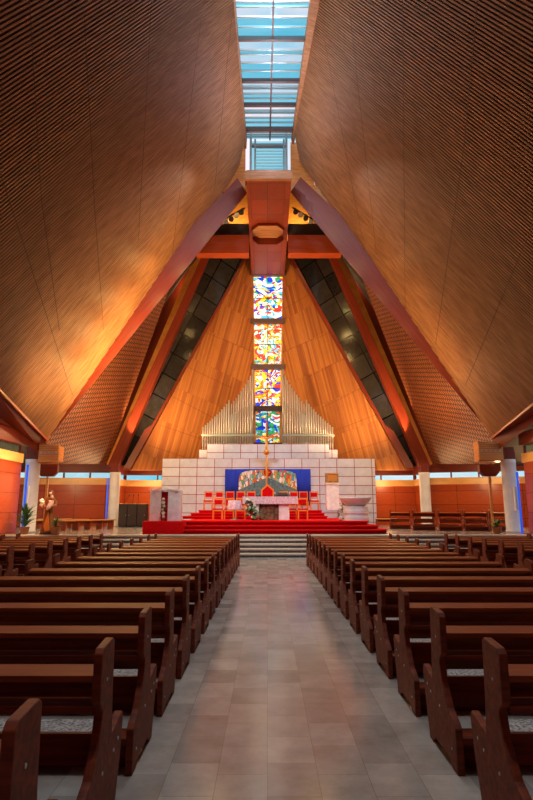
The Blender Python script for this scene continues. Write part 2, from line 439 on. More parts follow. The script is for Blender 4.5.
# cheeks closing the shaft left and right
ck = MB()
for s in (-1, 1):
    a = P1L if s < 0 else P1R; b = RL if s < 0 else RR
    ga, gb_ = glx(YF+.9)[0 if s < 0 else 1], glx(-8)[0 if s < 0 else 1]
    a2 = ry(a, b, YF+.9)
    ck.prism([a2, b, Vector((gb_, -8, zg)), Vector((ga, YF+.9, zg))], (.12*s, 0, 0))
skpart(ck, 'shaft_lining', M['batten'])
# vertical louvre gable under the far end of the skylight
yL = 26.9
lo = W(250, 173, yL); hi = W(288, 146, yL)
lg = MB(); fr = MB()
lx0, lx1 = lo.x+.35, hi.x-.25
for k in range(9):
    z = lo.z+(hi.z-lo.z)*(k+.5)/9; lg.prism([(lx0, yL, z-.07), (lx1, yL, z-.07), (lx1, yL+.12, z+.06), (lx0, yL+.12, z+.06)], (0, .01, .02))
lv = struct(empty('window_2', (0, yL, lo.z)))
for x in (lo.x, hi.x-.12): fr.box(x, x+.12, yL-.05, yL+.15, lo.z-.9, hi.z+.9)
for x in (lx0-.1, lx1): fr.box(x, x+.1, yL-.05, yL+.15, lo.z-.9, hi.z+.4)
fr.box(lo.x, hi.x, yL-.06, yL+.16, hi.z+.0, hi.z+.12)
pn = MB(); pn.add([(lo.x, yL+.2, lo.z-.9), (hi.x, yL+.2, lo.z-.9), (hi.x, yL+.2, zg), (lo.x, yL+.2, zg)], [(0, 1, 2, 3)])
for mbx, nm, mt in ((lg, 'louvre', M['louvre']), (fr, 'window_frame', M['frame']), (pn, 'glass_pane', M['glass_blue'])):
    o = mbx.build(nm, mt); o.parent = lv; o.matrix_parent_inverse = Matrix.Translation((0, -yL, -lo.z))

# ------------------------------------------------------------------ spine box, cross beam, rake beams
spine_z = W(270, 181, 25.3).z
a0 = W(247, 181, 25.3); a1 = W(291.5, 181, 25.3)
b0 = W(252, 277, 37.0); b1 = W(285, 277, 37.0)
print('spine', a0, a1, b0, b1)
mb = MB(); mb.prism([a0, a1, Vector((b1.x, 37.0, b1.z)), Vector((b0.x, 37.0, b0.z))], (0, 0, .62))
o = mb.build('trim_2', M['box_wood']); struct(o)
cap = MB(); cz = W(270, 172, 25.2).z
cap.box(a0.x-.06, a1.x+.06, 25.08, 25.28, a0.z-.02, cz)
o = cap.build('end_board', M['batten']); o.parent = o and bpy.data.objects['trim_2']; tag(o, 'pale end board of the spine box')
# flanking upright boards beside the louvre
k = 3
for x0, x1, yt, yb in ((224, 246, 140, 194), (291.5, 314, 140, 193)):
    A = W(x0, yb, 27.2); B = W(x1, yt, 27.2)
    mb = MB(); mb.box(min(A.x, B.x), max(A.x, B.x), 27.2, 27.5, A.z, zg); o = mb.build('trim_%d' % k, M['orange_wood']); struct(o); k += 1
# cross beam
A = W(196, 253, 30.0); B = W(342, 235, 30.0)
mb = MB(); mb.box(A.x, a0.x-.03, 30.0, 30.7, A.z, B.z); mb.box(a1.x+.03, B.x, 30.0, 30.7, A.z, B.z); struct(mb.build('trim_5', M['cross_wood']))
zt = W(270, 226, 30.9).z
mb = MB(); mb.box(A.x, a0.x-.03, 30.72, 30.9, B.z-.1, zt+.05); mb.box(a1.x+.03, B.x, 30.72, 30.9, B.z-.1, zt+.05); struct(mb.build('trim_6', M['frame_dark']))
# back reveal behind the openings, lit by the track spots
A = W(205, 240, 33.5); B = W(334, 180, 33.5)
mb = MB(); mb.box(A.x, B.x, 33.5, 33.7, A.z, 23.1); struct(mb.build('wall_front', M['orange_wood']))
# rake beams: deep boards along the far edge of the roof planes
def rake(pix, Ys, nm, mat, thick, parent=None):
    pts = [W(p[0], p[1], y) for p, y in zip(pix, Ys)]
    # make planar from first three
    n = normal_of(pts); pts = pts[:3]+[WP(p[0], p[1], pts[0], n) for p in pix[3:]]
    return slab(nm, pts, mat, thick, pts[2]-pts[1]), pts, n
r1, rp1, rn1 = rake([(238, 178), (247.5, 193), (51, 436), (45, 437), (196, 222)], [26.4, 26.5, 23.05, 0, 0], 'trim_7', M['red_wood'], .06); struct(r1)
r2, rp2, rn2 = rake([(301, 177), (291, 192), (488, 430), (495, 435), (340, 214)], [26.4, 26.5, 23.05, 0, 0], 'trim_8', M['red_wood'], .06); struct(r2)

# ------------------------------------------------------------------ far roof facets
def facet(pix, Ys, nm, mat, thick=.25, xpix=None):
    pts = [W(p[0], p[1], y) for p, y in zip(pix, Ys)]
    n = normal_of(pts); q = pts[:3]+[WP(p[0], p[1], pts[0], n) for p in pix[3:]]
    xd = q[1]-q[0]
    if xpix: xd = WP(*xpix[1], q[0], n)-WP(*xpix[0], q[0], n)
    o = slab(nm, q, mat, thick, xd); struct(o); return o, q, n
# board walls left and right of the stained glass
bl, qbl, nbl = facet([(254, 258), (254, 470), (132, 470), (248, 256)], [36.9, 36.9, 31.9, 0], 'wall_front.001', M['board'], .3, ((200, 450), (240, 300)))
br_, qbr, nbr = facet([(283, 258), (283, 470), (406, 470), (287.5, 256)], [36.9, 36.9, 31.9, 0], 'wall_front.002', M['board'], .3, ((336, 450), (298, 300)))
# horizontal course joints
for root, q, n, segs in ((bl, qbl, nbl, [((220, 290), (254, 310)), ((205, 332), (254, 352)), ((184, 365), (232, 388)), ((170, 395), (218, 420)), ((160, 425), (205, 440)), ((148, 445), (200, 462))]),
                         (br_, qbr, nbr, [((317, 290), (283, 310)), ((332, 332), (283, 352)), ((346, 358), (303, 380)), ((362, 388), (322, 408)), ((376, 415), (332, 432)), ((388, 440), (340, 455))])):
    Mi = root.matrix_world.inverted(); sm = MB()
    for a, c in segs:
        A = Mi @ WP(a[0], a[1], q[0], n); B = Mi @ WP(c[0], c[1], q[0], n); beam(sm, A, B, .025, .01)
    sm.build('course_joint', M['course'], root)
# inner red beams along the glass strips
facet([(250, 252), (131, 468), (124, 468), (243, 252)], [35.4, 31.4, 31.3, 0], 'trim_9', M['red_wood'], .6)
facet([(286, 252), (407, 468), (415, 468), (293, 252)], [35.4, 31.4, 31.3, 0], 'trim_10', M['red_wood'], .6)
# dark glass strips
dg1, qd1, nd1 = facet([(207, 250), (118, 460), (133, 460), (249, 250)], [31.6, 31.5, 31.9, 0], 'window_3', M['dark_glass'], .1, ((127, 450), (228, 254)))
dg2, qd2, nd2 = facet([(330, 250), (420, 460), (405, 460), (289, 250)], [31.6, 31.5, 31.9, 0], 'window_4', M['dark_glass'], .1, ((411, 450), (309, 254)))
# outer beams of the strips
facet([(205, 250), (108, 466), (119, 466), (211, 250)], [30.8, 30.8, 30.8, 0], 'trim_11', M['red_wood'], .5)
facet([(333.5, 250), (431, 466), (420, 466), (328, 250)], [30.8, 30.8, 30.8, 0], 'trim_12', M['red_wood'], .5)
facet([(190, 268), (107, 464), (112, 464), (208, 245)], [31.6, 31.0, 31.0, 0], 'trim_13', M['orange_wood'], .3)  # lit side faces of the outer beams, their light put into orange wood
facet([(350, 270), (433, 464), (427, 464), (331, 245)], [31.6, 31.0, 31.0, 0], 'trim_14', M['orange_wood'], .3)
facet([(165, 296), (88, 470), (118, 470), (206, 240)], [32.2, 31.6, 31.6, 0], 'trim_15', M['red_wood'], .3)
facet([(366, 286), (452, 470), (421, 470), (330, 240)], [32.2, 31.6, 31.6, 0], 'trim_16', M['red_wood'], .3)
# woven panels
facet([(170, 288), (107, 464), (48, 464), (46, 436)], [29.2, 30.9, 24.2, 0], 'wall_left.001', M['weave'], .3, ((55, 455), (165, 300)))
facet([(363, 280), (435, 464), (493, 464), (495, 430)], [29.2, 30.9, 24.2, 0], 'wall_right.001', M['weave'], .3, ((480, 455), (368, 300)))
# roof shell behind the facets
sh = MB(); zl = 4.0
for s in (-1, 1):
    c1 = Vector((s*12.5, 22.9, zl)); c2 = Vector((s*13, 34.5, zl)); bk = Vector((s*.9, 38.6, zl)); t1 = Vector((s*1.9, 27.4, 19.3)); t2 = Vector((s*.9, 38.6, 26.5))
    for tri in ((c1, c2, t1), (c2, t2, t1), (c2, bk, t2)): sh.prism(tri, (s*.2, .1, .1))
    sh.prism([c1, c2, Vector((s*16.5, 34.5, zl)), Vector((s*16.5, 12, zl)), Vector((s*11.5, 12, zl+3))][:4], (0, 0, .2))
sh.prism([(-2, 27.4, 19.3), (2, 27.4, 19.3), (1.2, 38.6, 26.5), (-1.2, 38.6, 26.5)], (0, 0, .2))
sh.prism([(-1.2, 38.5, zl), (1.2, 38.5, zl), (1.2, 38.5, 26.5), (-1.2, 38.5, 26.5)], (0, .2, 0))
struct(sh.build('ceiling.002', M['backing']))

# ------------------------------------------------------------------ stained glass
for i, (y0, y1, mt) in enumerate(((277, 320, 'sg1'), (324.5, 365, 'sg2'), (370, 407, 'sg3'), (411.5, 443, 'sg4'))):
    xl = lambda y: 254.0+(y-277)*.016; xr = lambda y: 283.0-(y-277)*.020
    A, B, C_, D = W(xl(y1), y1, 36.95), W(xr(y1), y1, 36.95), W(xr(y0), y0, 36.95), W(xl(y0), y0, 36.95)
    wn = struct(empty('window_%d' % (5+i), A))
    def rel(mb, nm, mt_, label=None):
        o = mb.build(nm, mt_); o.parent = wn; o.matrix_parent_inverse = Matrix.Translation(-A)
        if label: tag(o, label)
        return o
    g = MB(); g.prism([A, B, C_, D], (0, .04, 0)); o = rel(g, 'stained_glass', M[mt])
    f = MB(); mx_ = (A.x+B.x)/2
    f.box(mx_-.02, mx_+.02, 36.9, 36.96, A.z, C_.z); f.box(A.x, B.x, 36.9, 36.96, (A.z+C_.z)/2-.02, (A.z+C_.z)/2+.02)
    rel(f, 'glazing_bar', M['black'])
    f = MB(); f.box(D.x-.25, C_.x+.25, 36.6, 37, C_.z, C_.z+.33)
    if i == 3: f.box(D.x-.2, C_.x+.2, 36.7, 37, A.z-.3, A.z)
    rel(f, 'window_frame', M['frame_dark'])
    f = MB(); f.prism([A, D, D+Vector((-.28, 0, 0)), A+Vector((-.32, 0, 0))], (0, .1, 0)); f.prism([B, C_, C_+Vector((.28, 0, 0)), B+Vector((.32, 0, 0))], (0, .1, 0))
    rel(f, 'jamb', M['light_wood'])

# ------------------------------------------------------------------ low walls round the sanctuary
def wallrun(p, q, nm, ncl, zb=ZS-.3, top=FT, band=.38, cl=.30, flip=1, glassz=.28):
    """panelled wall with pale band above and a strip of clerestory glass, then the ring beam"""
    p = Vector((*p, 0)); q = Vector((*q, 0)); d = (q-p).normalized(); n = Vector((-d.y, d.x, 0))*flip; L = (q-p).length
    def part(name, z0, z1, mat, off, th, a=0, b=None, parent=None):
        b = L if b is None else b
        P = p+d*a+n*off; Q = p+d*b+n*off
        m_ = MB(); m_.prism([P+Vector((0,0,z0)), Q+Vector((0,0,z0)), Q+Vector((0,0,z1)), P+Vector((0,0,z1))], n*th)
        o = m_.build(name, mat); localize(o, p+Vector((0,0,zb)), d, n.cross(d).cross(d)*0+d.cross(Vector((0,0,1))))
        if parent is not None:
            o.parent = parent; o.matrix_parent_inverse = parent.matrix_world.inverted()
        return o
    root = struct(part(nm, zb, top-cl-band, M['red_panel'], 0, .2))
    bpy.context.view_layer.update()
    tag(part('top_band', top-cl-band, top-cl, M['light_wood'], -.06, .26, parent=root), 'pale wooden band')
    part('glass_pane', top-cl, top, M['glass_clere'], .1, .02, parent=root)
    fm = MB(); 
    for i in range(ncl+1):
        a = L*i/ncl; P = p+d*a; beam(fm, P+n*.1+Vector((0,0,top-cl)), P+n*.1+Vector((0,0,top)), .09, .09, d)
    o = fm.build('window_frame', M['red_wood'], root); o.matrix_parent_inverse = root.matrix_world.inverted()
    part('ring_beam', top, top+.5, M['red_wood'], -.12, .4, parent=root)
    return root
wallrun((-16, 31.2), (-8.7, 31.8), 'wall_left.002', 5)
wallrun((-8.7, 34.0), (-1, 34.6), 'wall_front.003', 4)
wallrun((1, 34.6), (9.0, 34.0), 'wall_front.004', 4)
wallrun((9.0, 31.8), (16, 29.6), 'wall_right.002', 5)
# near side walls between hall and column
wl = wallrun((-9.85, 13.5), (-9.85, 22.1), 'wall_left.003', 4, zb=0, top=4.15, band=.36, cl=.34)
wr = wallrun((10.25, 22.1), (10.25, 13.5), 'wall_right.003', 4, zb=0, top=4.15, band=.36, cl=.34)
wallrun((-8.7, 31.8), (-8.7, 34.1), 'wall_left.005', 1)
wallrun((9.0, 34.1), (9.0, 31.8), 'wall_right.005', 1)
wallrun((-16.0, 22.5), (-16.0, 31.2), 'wall_left.004', 4)
wallrun((16.0, 29.6), (16.0, 22.5), 'wall_right.004', 4)
# blue glass slots beside the columns
k = 9
for px, y0, y1, Y in ((25.2, 461, 540, 22.3), (107.3, 478, 519, 31.4), (429.5, 478, 517, 31.4), (520.2, 472, 540, 22.3)):
    A = W(px, y1, Y); B = W(px, y0, Y); xm = W(px, 500, Y).x; mb = MB()
    mb.box(xm-.04, xm+.04, Y, Y+.05, max(A.z, ZS), min(B.z, 3.4)); o = mb.build('window_%d' % k, M['bluelight']); struct(o); k += 1
# eave box beams rising from the columns towards the viewer
for s, poly, name in ((-1, polyL, 'trim_17'), (1, polyR, 'trim_18')):
    P2, E2 = poly[0], poly[4]
    if s < 0: a, b, c = W(47, 441, 22.9), W(37, 452, 22.6), W(0, 426, 20.4)
    else: a, b, c = W(492, 439, 22.9), W(500, 449, 22.6), W(533, 424, 20.4)
    E1 = WP(0 if s < 0 else 533, 390 if s < 0 else 404.5, P2, nL if s < 0 else nR)
    d1 = (E1-P2)*1.05; d2 = (c-b)
    o = slab(name, [P2, P2+d1*1.8, b+d2*2.0, b], M['red_wood'], .25, d1); struct(o)
    edge = MB(); beam(edge, P2+Vector((0,0,-.02)), P2+d1*1.8, .06, .08); e_ = edge.build('edge_board', M['cross_wood'], o); e_.matrix_parent_inverse = o.matrix_world.inverted()

# ------------------------------------------------------------------ columns
def column(px, Y, r, name, label, top=3.66):
    c = W(px, 480, Y); m_ = MB()
    m_.lathe([(r*1.06, 0), (r*1.06, .08), (r, .10), (r, top-ZS-.16), (r*1.03, top-ZS-.15), (r*1.03, top-ZS)], n=32)
    o = m_.build(name, M['white'], smooth=False); o.location = (c.x, Y, ZS)
    for p in o.data.polygons:
        if len(p.vertices) == 4: p.use_smooth = True
    tag(o, label, 'column', 'round white columns')
    h = MB(); h.box(-r*.75, r*.75, -r*.75, r*.75, top-ZS, top-ZS+.5); h.build('capital_block', M['red_wood'], o)
    return o, c
cA, cpA = column(32.3, 23, .29, 'column', 'tall round white column beside the statue and palm at left')
cB, cpB = column(115.5, 31, .29, 'column.001', 'distant round white column left of the dark cabinets')
cC, cpC = column(425, 31, .29, 'column.002', 'distant round white column behind the choir pews at right')
cD, cpD = column(510, 23, .29, 'column.003', 'tall round white column beside the green plant at right')
# slim loudspeakers on the near columns
for px, c, lab in ((26.8, cpA, 'slim white wall speaker on the left near column'), (516.8, cpD, 'slim white wall speaker on the right near column')):
    q = W(px, 500, 22.62); m_ = MB(); m_.box(-.07, .07, -.05, .08, 0, 1.0); o = m_.build('column_speaker', M['white'], bevel=.01)
    o.location = (q.x, 22.62, W(px, 511, 22.62).z); tag(o, lab, 'speaker')
    g = MB(); g.box(-.05, .05, -.056, -.05, .05, .95); g.build('speaker_grille', M['louvre'], o)
    b = MB(); b.box(-.03, .03, .08, .16, .3, .7); b.build('bracket', M['metal'], o)
# slatted boxes with a row of lamps at the column heads
for x0, x1, y0, y1, lab in ((38, 60, 443, 463, 'slatted wooden lamp box beside the left near column'), (480, 503, 441, 461, 'slatted wooden lamp box beside the right near column')):
    A = W(x0, y1, 22.6); B = W(x1, y0, 22.6); w = B.x-A.x; h = B.z-A.z
    t = empty('lamp_box', ((A.x+B.x)/2, 22.6, A.z), 0, lab, 'lamp box')
    m_ = MB(); m_.prism([(-w/2, .05, 0), (w/2, .05, .08 if x0 < 100 else 0), (w/2, .05, h*.86), (-w/2, .05, h)], (0, .5, 0)); m_.build('housing', M['orange_wood'], t)
    m_ = MB(); n_ = 9
    for i in range(n_): m_.box(-w/2+.01, w/2-.01, 0, .05, .06+i*h*.86/n_, .06+i*h*.86/n_+.055)
    m_.build('slats', M['light_wood'], t)
    for i in range(5):
        m_ = MB(); x = -w/2+w*(i+.7)/5.4
        m_.cyl((x, -.02, h*.52), (x, .03, h*.52), .038, 12); m_.build('lamp', M['metal'], t)
# slender posts behind the columns with a bracket
for px, Y, lab in ((46.5, 23.6, 'thin wooden post under a dark red bracket, beside the left column'), (491.5, 23.6, 'thin wooden post under a dark red bracket, beside the right column')):
    q = W(px, 500, Y); t = empty('post', (q.x, Y, ZS), 0, lab, 'post')
    zt_ = W(px, 476.5, Y).z-ZS
    m_ = MB(); m_.box(-.045, .045, -.045, .045, 0, zt_); m_.build('shaft', M['bench'], t)
    m_ = MB(); m_.prism([(-.25, -.1, zt_), (.25, -.1, zt_), (.42, -.1, zt_+.18), (.42, -.1, zt_+.5), (-.42, -.1, zt_+.5), (-.42, -.1, zt_+.18)], (0, .2, 0)); m_.build('bracket', M['red_wood'], t)

# ------------------------------------------------------------------ pews
def pew_profile():
    return [(-.43, 0), (-.43, .26), (-.40, .29), (-.30, .34), (-.20, .47), (-.165, .60), (-.225, .66), (-.225, .885), (-.20, .91), (-.03, .925), (0, .905),
            (.015, .62), (.035, .43), (.24, .475), (.27, .44), (.235, .25), (.16, 0), (.09, 0), (.03, .045), (-.28, .045), (-.33, 0)]
def make_pew(w, name='pew'):
    t = empty(name, (0, 0, 0))
    prof = pew_profile(); th = .045
    for s in (-1, 1):
        m_ = MB(); x = s*(w/2-th/2)
        m_.prism([(x-th/2, u, z) for u, z in prof], (th, 0, 0)); o = m_.build('end_panel', M['pew'], t, bevel=.006)
        for u, z in ((-.12, .30), (-.34, .12), (.16, .36), (.08, .33), (-.12, .74)):
            xx = x+s*(th/2); bo = MB(); bo.cyl((xx-.003, u, z), (xx+.004, u, z), .009, 8); bo.build('bolt', M['metal'], o)
    i = w/2-th
    def bd(nm, poly, mat): m_ = MB(); m_.prism([(-i, u, z) for u, z in poly], (2*i, 0, 0)); return m_.build(nm, mat, t)
    bd('book_ledge', [(-.19, .745), (-.19, .775), (-.07, .80), (-.07, .77)], M['pew_top'])
    bd('shelf', [(-.20, .60), (-.20, .635), (-.03, .635), (-.03, .60)], M['pew'])
    bd('backrest', [(-.055, .60), (-.03, .60), (-.02, .785), (-.045, .785)], M['pew'])
    bd('seat', [(-.07, .39), (.21, .40), (.21, .43), (-.07, .42)], M['pew'])
    bd('cushion', [(-.065, .42), (.16, .43), (.16, .455), (-.065, .45)], M['cushion'])
    bd('apron', [(-.10, .33), (-.07, .33), (-.07, .475), (-.10, .475)], M['pew'])
    bd('kneeler', [(-.42, .17), (-.25, .17), (-.25, .205), (-.42, .205)], M['pew'])
    bd('kneeler_board', [(-.30, .001), (-.27, .001), (-.27, .17), (-.30, .17)], M['pew'])
    return t
PW = 2.52
pew0 = make_pew(PW); used = [False]
ordn = ['first', 'second', 'third', 'fourth', 'fifth', 'sixth', 'seventh', 'eighth', 'ninth', 'tenth', 'eleventh', 'twelfth', 'thirteenth', 'fourteenth', 'fifteenth', 'sixteenth']
XR, XL = 1.168, -.832
Y0 = 3.20; SP = .984
def place_pew(xc, y, label, group):
    o = pew0 if not used[0] else copy_tree(pew0); used[0] = True
    o.location = (xc, y, 0); tag(o, label, 'pew', group)
for side, xc, rng, desc in (('left', XL-PW/2, range(-1, 15), 'left of the central aisle'), ('right', XR+PW/2, range(0, 15), 'right of the central aisle')):
    for i in rng:
        r = 14-i
        lab = 'dark wooden pew %s, %s row back from the altar steps' % (desc, ordn[r])
        if i == rng[0]: lab = 'dark wooden pew %s, nearest the viewer at the bottom' % desc
        place_pew(xc, Y0+SP*i, lab, 'pews '+desc)
for side, xc, desc in (('left', -4.93-PW/2, 'beyond the left side aisle'), ('right', 5.3+PW/2, 'beyond the right side aisle')):
    for i in range(7, 15):
        place_pew(xc, Y0+SP*i, 'wooden side pew %s, %s row back from the steps' % (desc, ordn[14-i]), 'pews '+desc)

# ------------------------------------------------------------------ red carpeted platform
e = struct(empty('trim_19', (0, 21.6, ZS)))
tr = MB(); rr = MB()
def rounded(x0, x1, y0, y1, r, n=8):
    pts = [(x0, y1), (x0, y0)]
    for i in range(n+1):
        a = -PI/2+PI/2*i/n; pts.append((x1-r+r*math.cos(a), y0+r+r*math.sin(a)))
    pts.append((x1, y1)); return pts
xl0 = W(183, 525, 22).x
specs = [(W(391, 530, 21.9).x, 21.6, ZS, .86), (W(382, 526, 22.3).x, 22.0, .86, 1.01), (W(372, 521, 22.6).x, 22.4, 1.01, ZC)]
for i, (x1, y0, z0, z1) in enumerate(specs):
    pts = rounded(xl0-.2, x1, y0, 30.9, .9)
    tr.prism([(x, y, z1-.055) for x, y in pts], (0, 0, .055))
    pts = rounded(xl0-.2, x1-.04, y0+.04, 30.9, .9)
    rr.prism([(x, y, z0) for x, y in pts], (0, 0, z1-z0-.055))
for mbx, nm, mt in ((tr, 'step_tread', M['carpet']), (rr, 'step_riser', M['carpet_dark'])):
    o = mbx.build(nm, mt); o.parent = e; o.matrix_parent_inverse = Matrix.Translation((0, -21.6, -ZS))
# box platform under the ambo
A = W(143, 533, 21.6); B = W(184, 521, 21.6)
mb = MB(); mb.box(A.x, B.x-.0, 21.55, 24.5, ZS, ZC+.005); struct(mb.build('trim_20', M['carpet']))
# upper dais
e2 = struct(empty('trim_21', (0, 27.4, ZC))); tr = MB(); rr = MB()
xa = W(183, 515, 27.5).x; xb = W(328, 515, 27.5).x
for i in range(3):
    y0 = 27.4+.32*i; z0 = ZC+.1433*i; z1 = z0+.1433; aa = xa+.35*i
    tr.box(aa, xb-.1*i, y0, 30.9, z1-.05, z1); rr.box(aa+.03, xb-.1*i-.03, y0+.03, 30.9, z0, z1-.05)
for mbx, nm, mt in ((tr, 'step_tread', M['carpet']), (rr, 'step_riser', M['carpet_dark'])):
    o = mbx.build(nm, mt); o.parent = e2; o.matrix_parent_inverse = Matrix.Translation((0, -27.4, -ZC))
# marble block wall
Aw = W(163, 458, 31); Bw = W(375, 458, 31); zt1 = W(270, 458.5, 31).z
mb = MB(); mb.box(Aw.x, Bw.x, 31, 31.9, ZS, zt1); o = mb.build('marble_block_wall', M['marble_wall']); 
localize(o, (Aw.x, 31, zt1), (1, 0, 0), (0, -1, 0)); tag(o, 'stepped white marble block wall with red joints behind the altar', 'wall')
for x0, x1, yt, Y in ((207.5, 329.5, 444, 31.9), (199.5, 338, 449.5, 32.4)):
    A = W(x0, yt, Y); B = W(x1, yt, Y); m_ = MB(); m_.box(A.x, B.x, Y, Y+.5, ZS, A.z); q = m_.build('upper_tier', M['marble_wall'])
    localize(q, (A.x, Y, A.z), (1, 0, 0), (0, -1, 0)); q.parent = o; bpy.context.view_layer.update(); q.matrix_parent_inverse = o.matrix_world.inverted()

# ------------------------------------------------------------------ organ
def organ(side):
    s = side; mir = (lambda x: x) if s < 0 else (lambda x: 536.5-x)
    base = W(mir(228), 444, 34.2)
    t = empty('pipe_organ', (base.x, 34.2, ZS), 0, 'bank of grey organ pipes rising to the %s of the stained glass' % ('left' if s < 0 else 'right'), 'organ', 'organ pipe banks')
    def add(mb, nm, mat): o = mb.build(nm, mat, t, smooth=False); o.matrix_parent_inverse = Matrix.Translation((-base.x, -34.2, -ZS)); return o
    xa = W(mir(202), 444, 34).x; xb = W(mir(254.5), 444, 34).x; x0, x1 = min(xa, xb), max(xa, xb)
    m_ = MB(); m_.box(x0, x1, 33.6, 34.9, ZS, 5.2); add(m_, 'case', M['dark'])
    m_ = MB(); zr_ = W(230, 437, 34).z; m_.box(x0, x1, 33.62, 33.7, zr_, zr_+.12); add(m_, 'pipe_rail', M['frame'])
    rows = []
    n1 = 14
    for i in range(n1):
        x = 253.2-i*2.35; k_ = i/(n1-1); yt = 369+46*k_**.75; rows.append((x, yt, 34.5,   .05 if i % 2 else .058))
    n2 = 12
    for i in range(n2):
        x = 229.5-i*2.35; k_ = i/(n2-1); yt = 400+27*k_**.8; rows.append((x, yt, 33.95, .052))
    for i in range(9): rows.append((251.5-i*2.6, 404+i*1.4, 34.0, .04))
    for x, yt, Y, r in rows:
        q = W(mir(x), yt, Y); m_ = MB()
        m_.cyl((q.x, Y, 5.2), (q.x, Y, 5.75), r*.35, 10, r); m_.cyl((q.x, Y, 5.75), (q.x, Y, q.z), r, 10)
        o = add(m_, 'organ_pipe', M['pipe'])
        for p in o.data.polygons: p.use_smooth = len(p.vertices) == 4
organ(-1); organ(1)

# ------------------------------------------------------------------ altar wall ornaments
# blue cloth
A = W(225, 506, 30.93); B = W(311, 469, 30.93); m_ = MB(); nn = 40; vs = []; fs = []
for i in range(nn+1):
    x = A.x+(B.x-A.x)*i/nn; y = 30.95-.02*math.sin(i*1.3)-.012*math.sin(i*2.9)
    vs += [(x, y, ZD+.25), (x, y, B.z), (x, y+.012, ZD+.25), (x, y+.012, B.z)]
for i in range(nn):
    k = i*4; fs += [(k, k+4, k+5, k+1), (k+2, k+3, k+7, k+6), (k+1, k+5, k+7, k+3), (k, k+2, k+6, k+4)]
m_.add(vs, fs); o = m_.build('wall_hanging', M['blue'], smooth=True); tag(o, 'plain royal blue cloth hung on the marble wall behind the altar', 'cloth')
# arched relief
A = W(239, 490, 30.75); B = W(297.5, 490, 30.75); zt_ = W(268, 470, 30.75).z; cx = (A.x+B.x)/2; rw = (B.x-A.x)/2; H = zt_-A.z
t = empty('nativity_relief', (cx, 30.75, ZD), 0, 'arched relief of coloured mosaic stones over a dark hill on the blue cloth', 'relief')
z0 = A.z-ZD
def sup(t_): return (-rw*math.copysign(abs(math.cos(t_))**.6, math.cos(t_)), 0, z0+H*(.62*min(1, math.sin(t_)*3)+.38*math.sin(t_)**.8))
m_ = MB(); m_.prism([sup(PI*i_/36) for i_ in range(37)], (0, .14, 0)); q = m_.build('mosaic_arch', M['mosaic'], t)
m_ = MB(); m_.prism([(-rw*.99, -.03, z0-.3), (rw*.99, -.03, z0-.3), (rw*.99, -.03, z0+.02), (rw*.55, -.03, z0+H*.28), (rw*.2, -.03, z0+H*.52), (0, -.03, z0+H*.62), (-rw*.2, -.03, z0+H*.52), (-rw*.55, -.03, z0+H*.28), (-rw*.99, -.03, z0+.02)], (0, .1, 0)); m_.build('hill', M['hill'], t)
m_ = MB(); m_.cyl((0, -.06, z0+H*.86), (0, .0, z0+H*.86), .21, 24); q = m_.build('disc', M['red_cloth'], t)
m_ = MB(); m_.box(-.03, .03, -.09, -.06, z0+H*.86-.14, z0+H*.86+.14); m_.box(-.12, .12, -.09, -.06, z0+H*.86-.01, z0+H*.86+.05); m_.build('cross', M['gold'], q)
m_ = MB(); m_.box(-.25, .25, .02, .14, .0, z0-.25); m_.build('support', M['dark'], t)
# processional crucifix
q = W(267, 470, 30.4); t = empty('crucifix', (q.x, 30.4, ZD), 0, 'tall gold crucifix with carved figure standing before the marble wall', 'crucifix')
zc_ = W(267, 437, 30.4).z-ZD; ztop = W(267, 422, 30.4).z-ZD
m_ = MB(); m_.cyl((0, 0, .02), (0, 0, zc_-.45), .045, 10); m_.lathe([(.28, 0), (.28, .04), (.08, .1), (.05, .3)], n=16); m_.build('staff', M['gold'], t)
m_ = MB(); m_.box(-.045, .045, -.03, .03, zc_-.55, ztop); m_.build('upright', M['orange_wood'], t)
hw = W(277.5, 437, 30.4).x-q.x; m_ = MB()
m_.prism([(-hw, -.03, zc_+.0), (-hw, -.03, zc_+.1), (0, -.03, zc_-.02), (hw, -.03, zc_+.1), (hw, -.03, zc_), (0, -.03, zc_-.12)], (0, .06, 0)); m_.build('crossbar', M['orange_wood'], t)
for s_ in (-1, 1):
    m_ = MB(); m_.ball((s_*hw, 0, zc_+.05), .07); m_.build('finial', M['gold'], t, smooth=True)
m_ = MB(); m_.lathe([(.03, 0), (.17, .1), (.19, .22), (.08, .3), (.05, .34)], c=(0, 0, zc_-1.02), n=12); m_.build('knop', M['gold'], t, smooth=True)
# figure: skin chain
def skinned(name, verts, edges, radii, mat, parent, sub=1):
    me = bpy.data.meshes.new(name); me.from_pydata(verts, edges, []); o = bpy.data.objects.new(name, me); COL.objects.link(o)
    me.materials.append(mat)
    sk_ = o.modifiers.new('skin', 'SKIN'); sk_.use_smooth_shade = True
    for v, r in zip(me.skin_vertices[0].data, radii):
        v.radius = (r, r) if not isinstance(r, tuple) else r
    me.skin_vertices[0].data[0].use_root = True
    sb = o.modifiers.new('sub', 'SUBSURF'); sb.levels = sub; sb.render_levels = sub
    if parent is not None: o.parent = parent
    return o
b = zc_-.1; fy = -.09
skinned('figure', [(0, fy, b-.32), (0, fy, b-.12), (0, fy, b), (.01, fy-.02, b+.10), (-.16, fy, b+.02), (-.34, fy, b+.08), (.16, fy, b+.02), (.34, fy, b+.08), (.03, fy-.03, b-.55), (.02, fy, b-.82), (-.03, fy-.03, b-.55), (-.01, fy, b-.82)],
        [(0, 1), (1, 2), (2, 3), (2, 4), (4, 5), (2, 6), (6, 7), (0, 8), (8, 9), (0, 10), (10, 11)], [.07, .06, .075, .06, .035, .022, .035, .022, .04, .025, .04, .025], M['gold'], t)

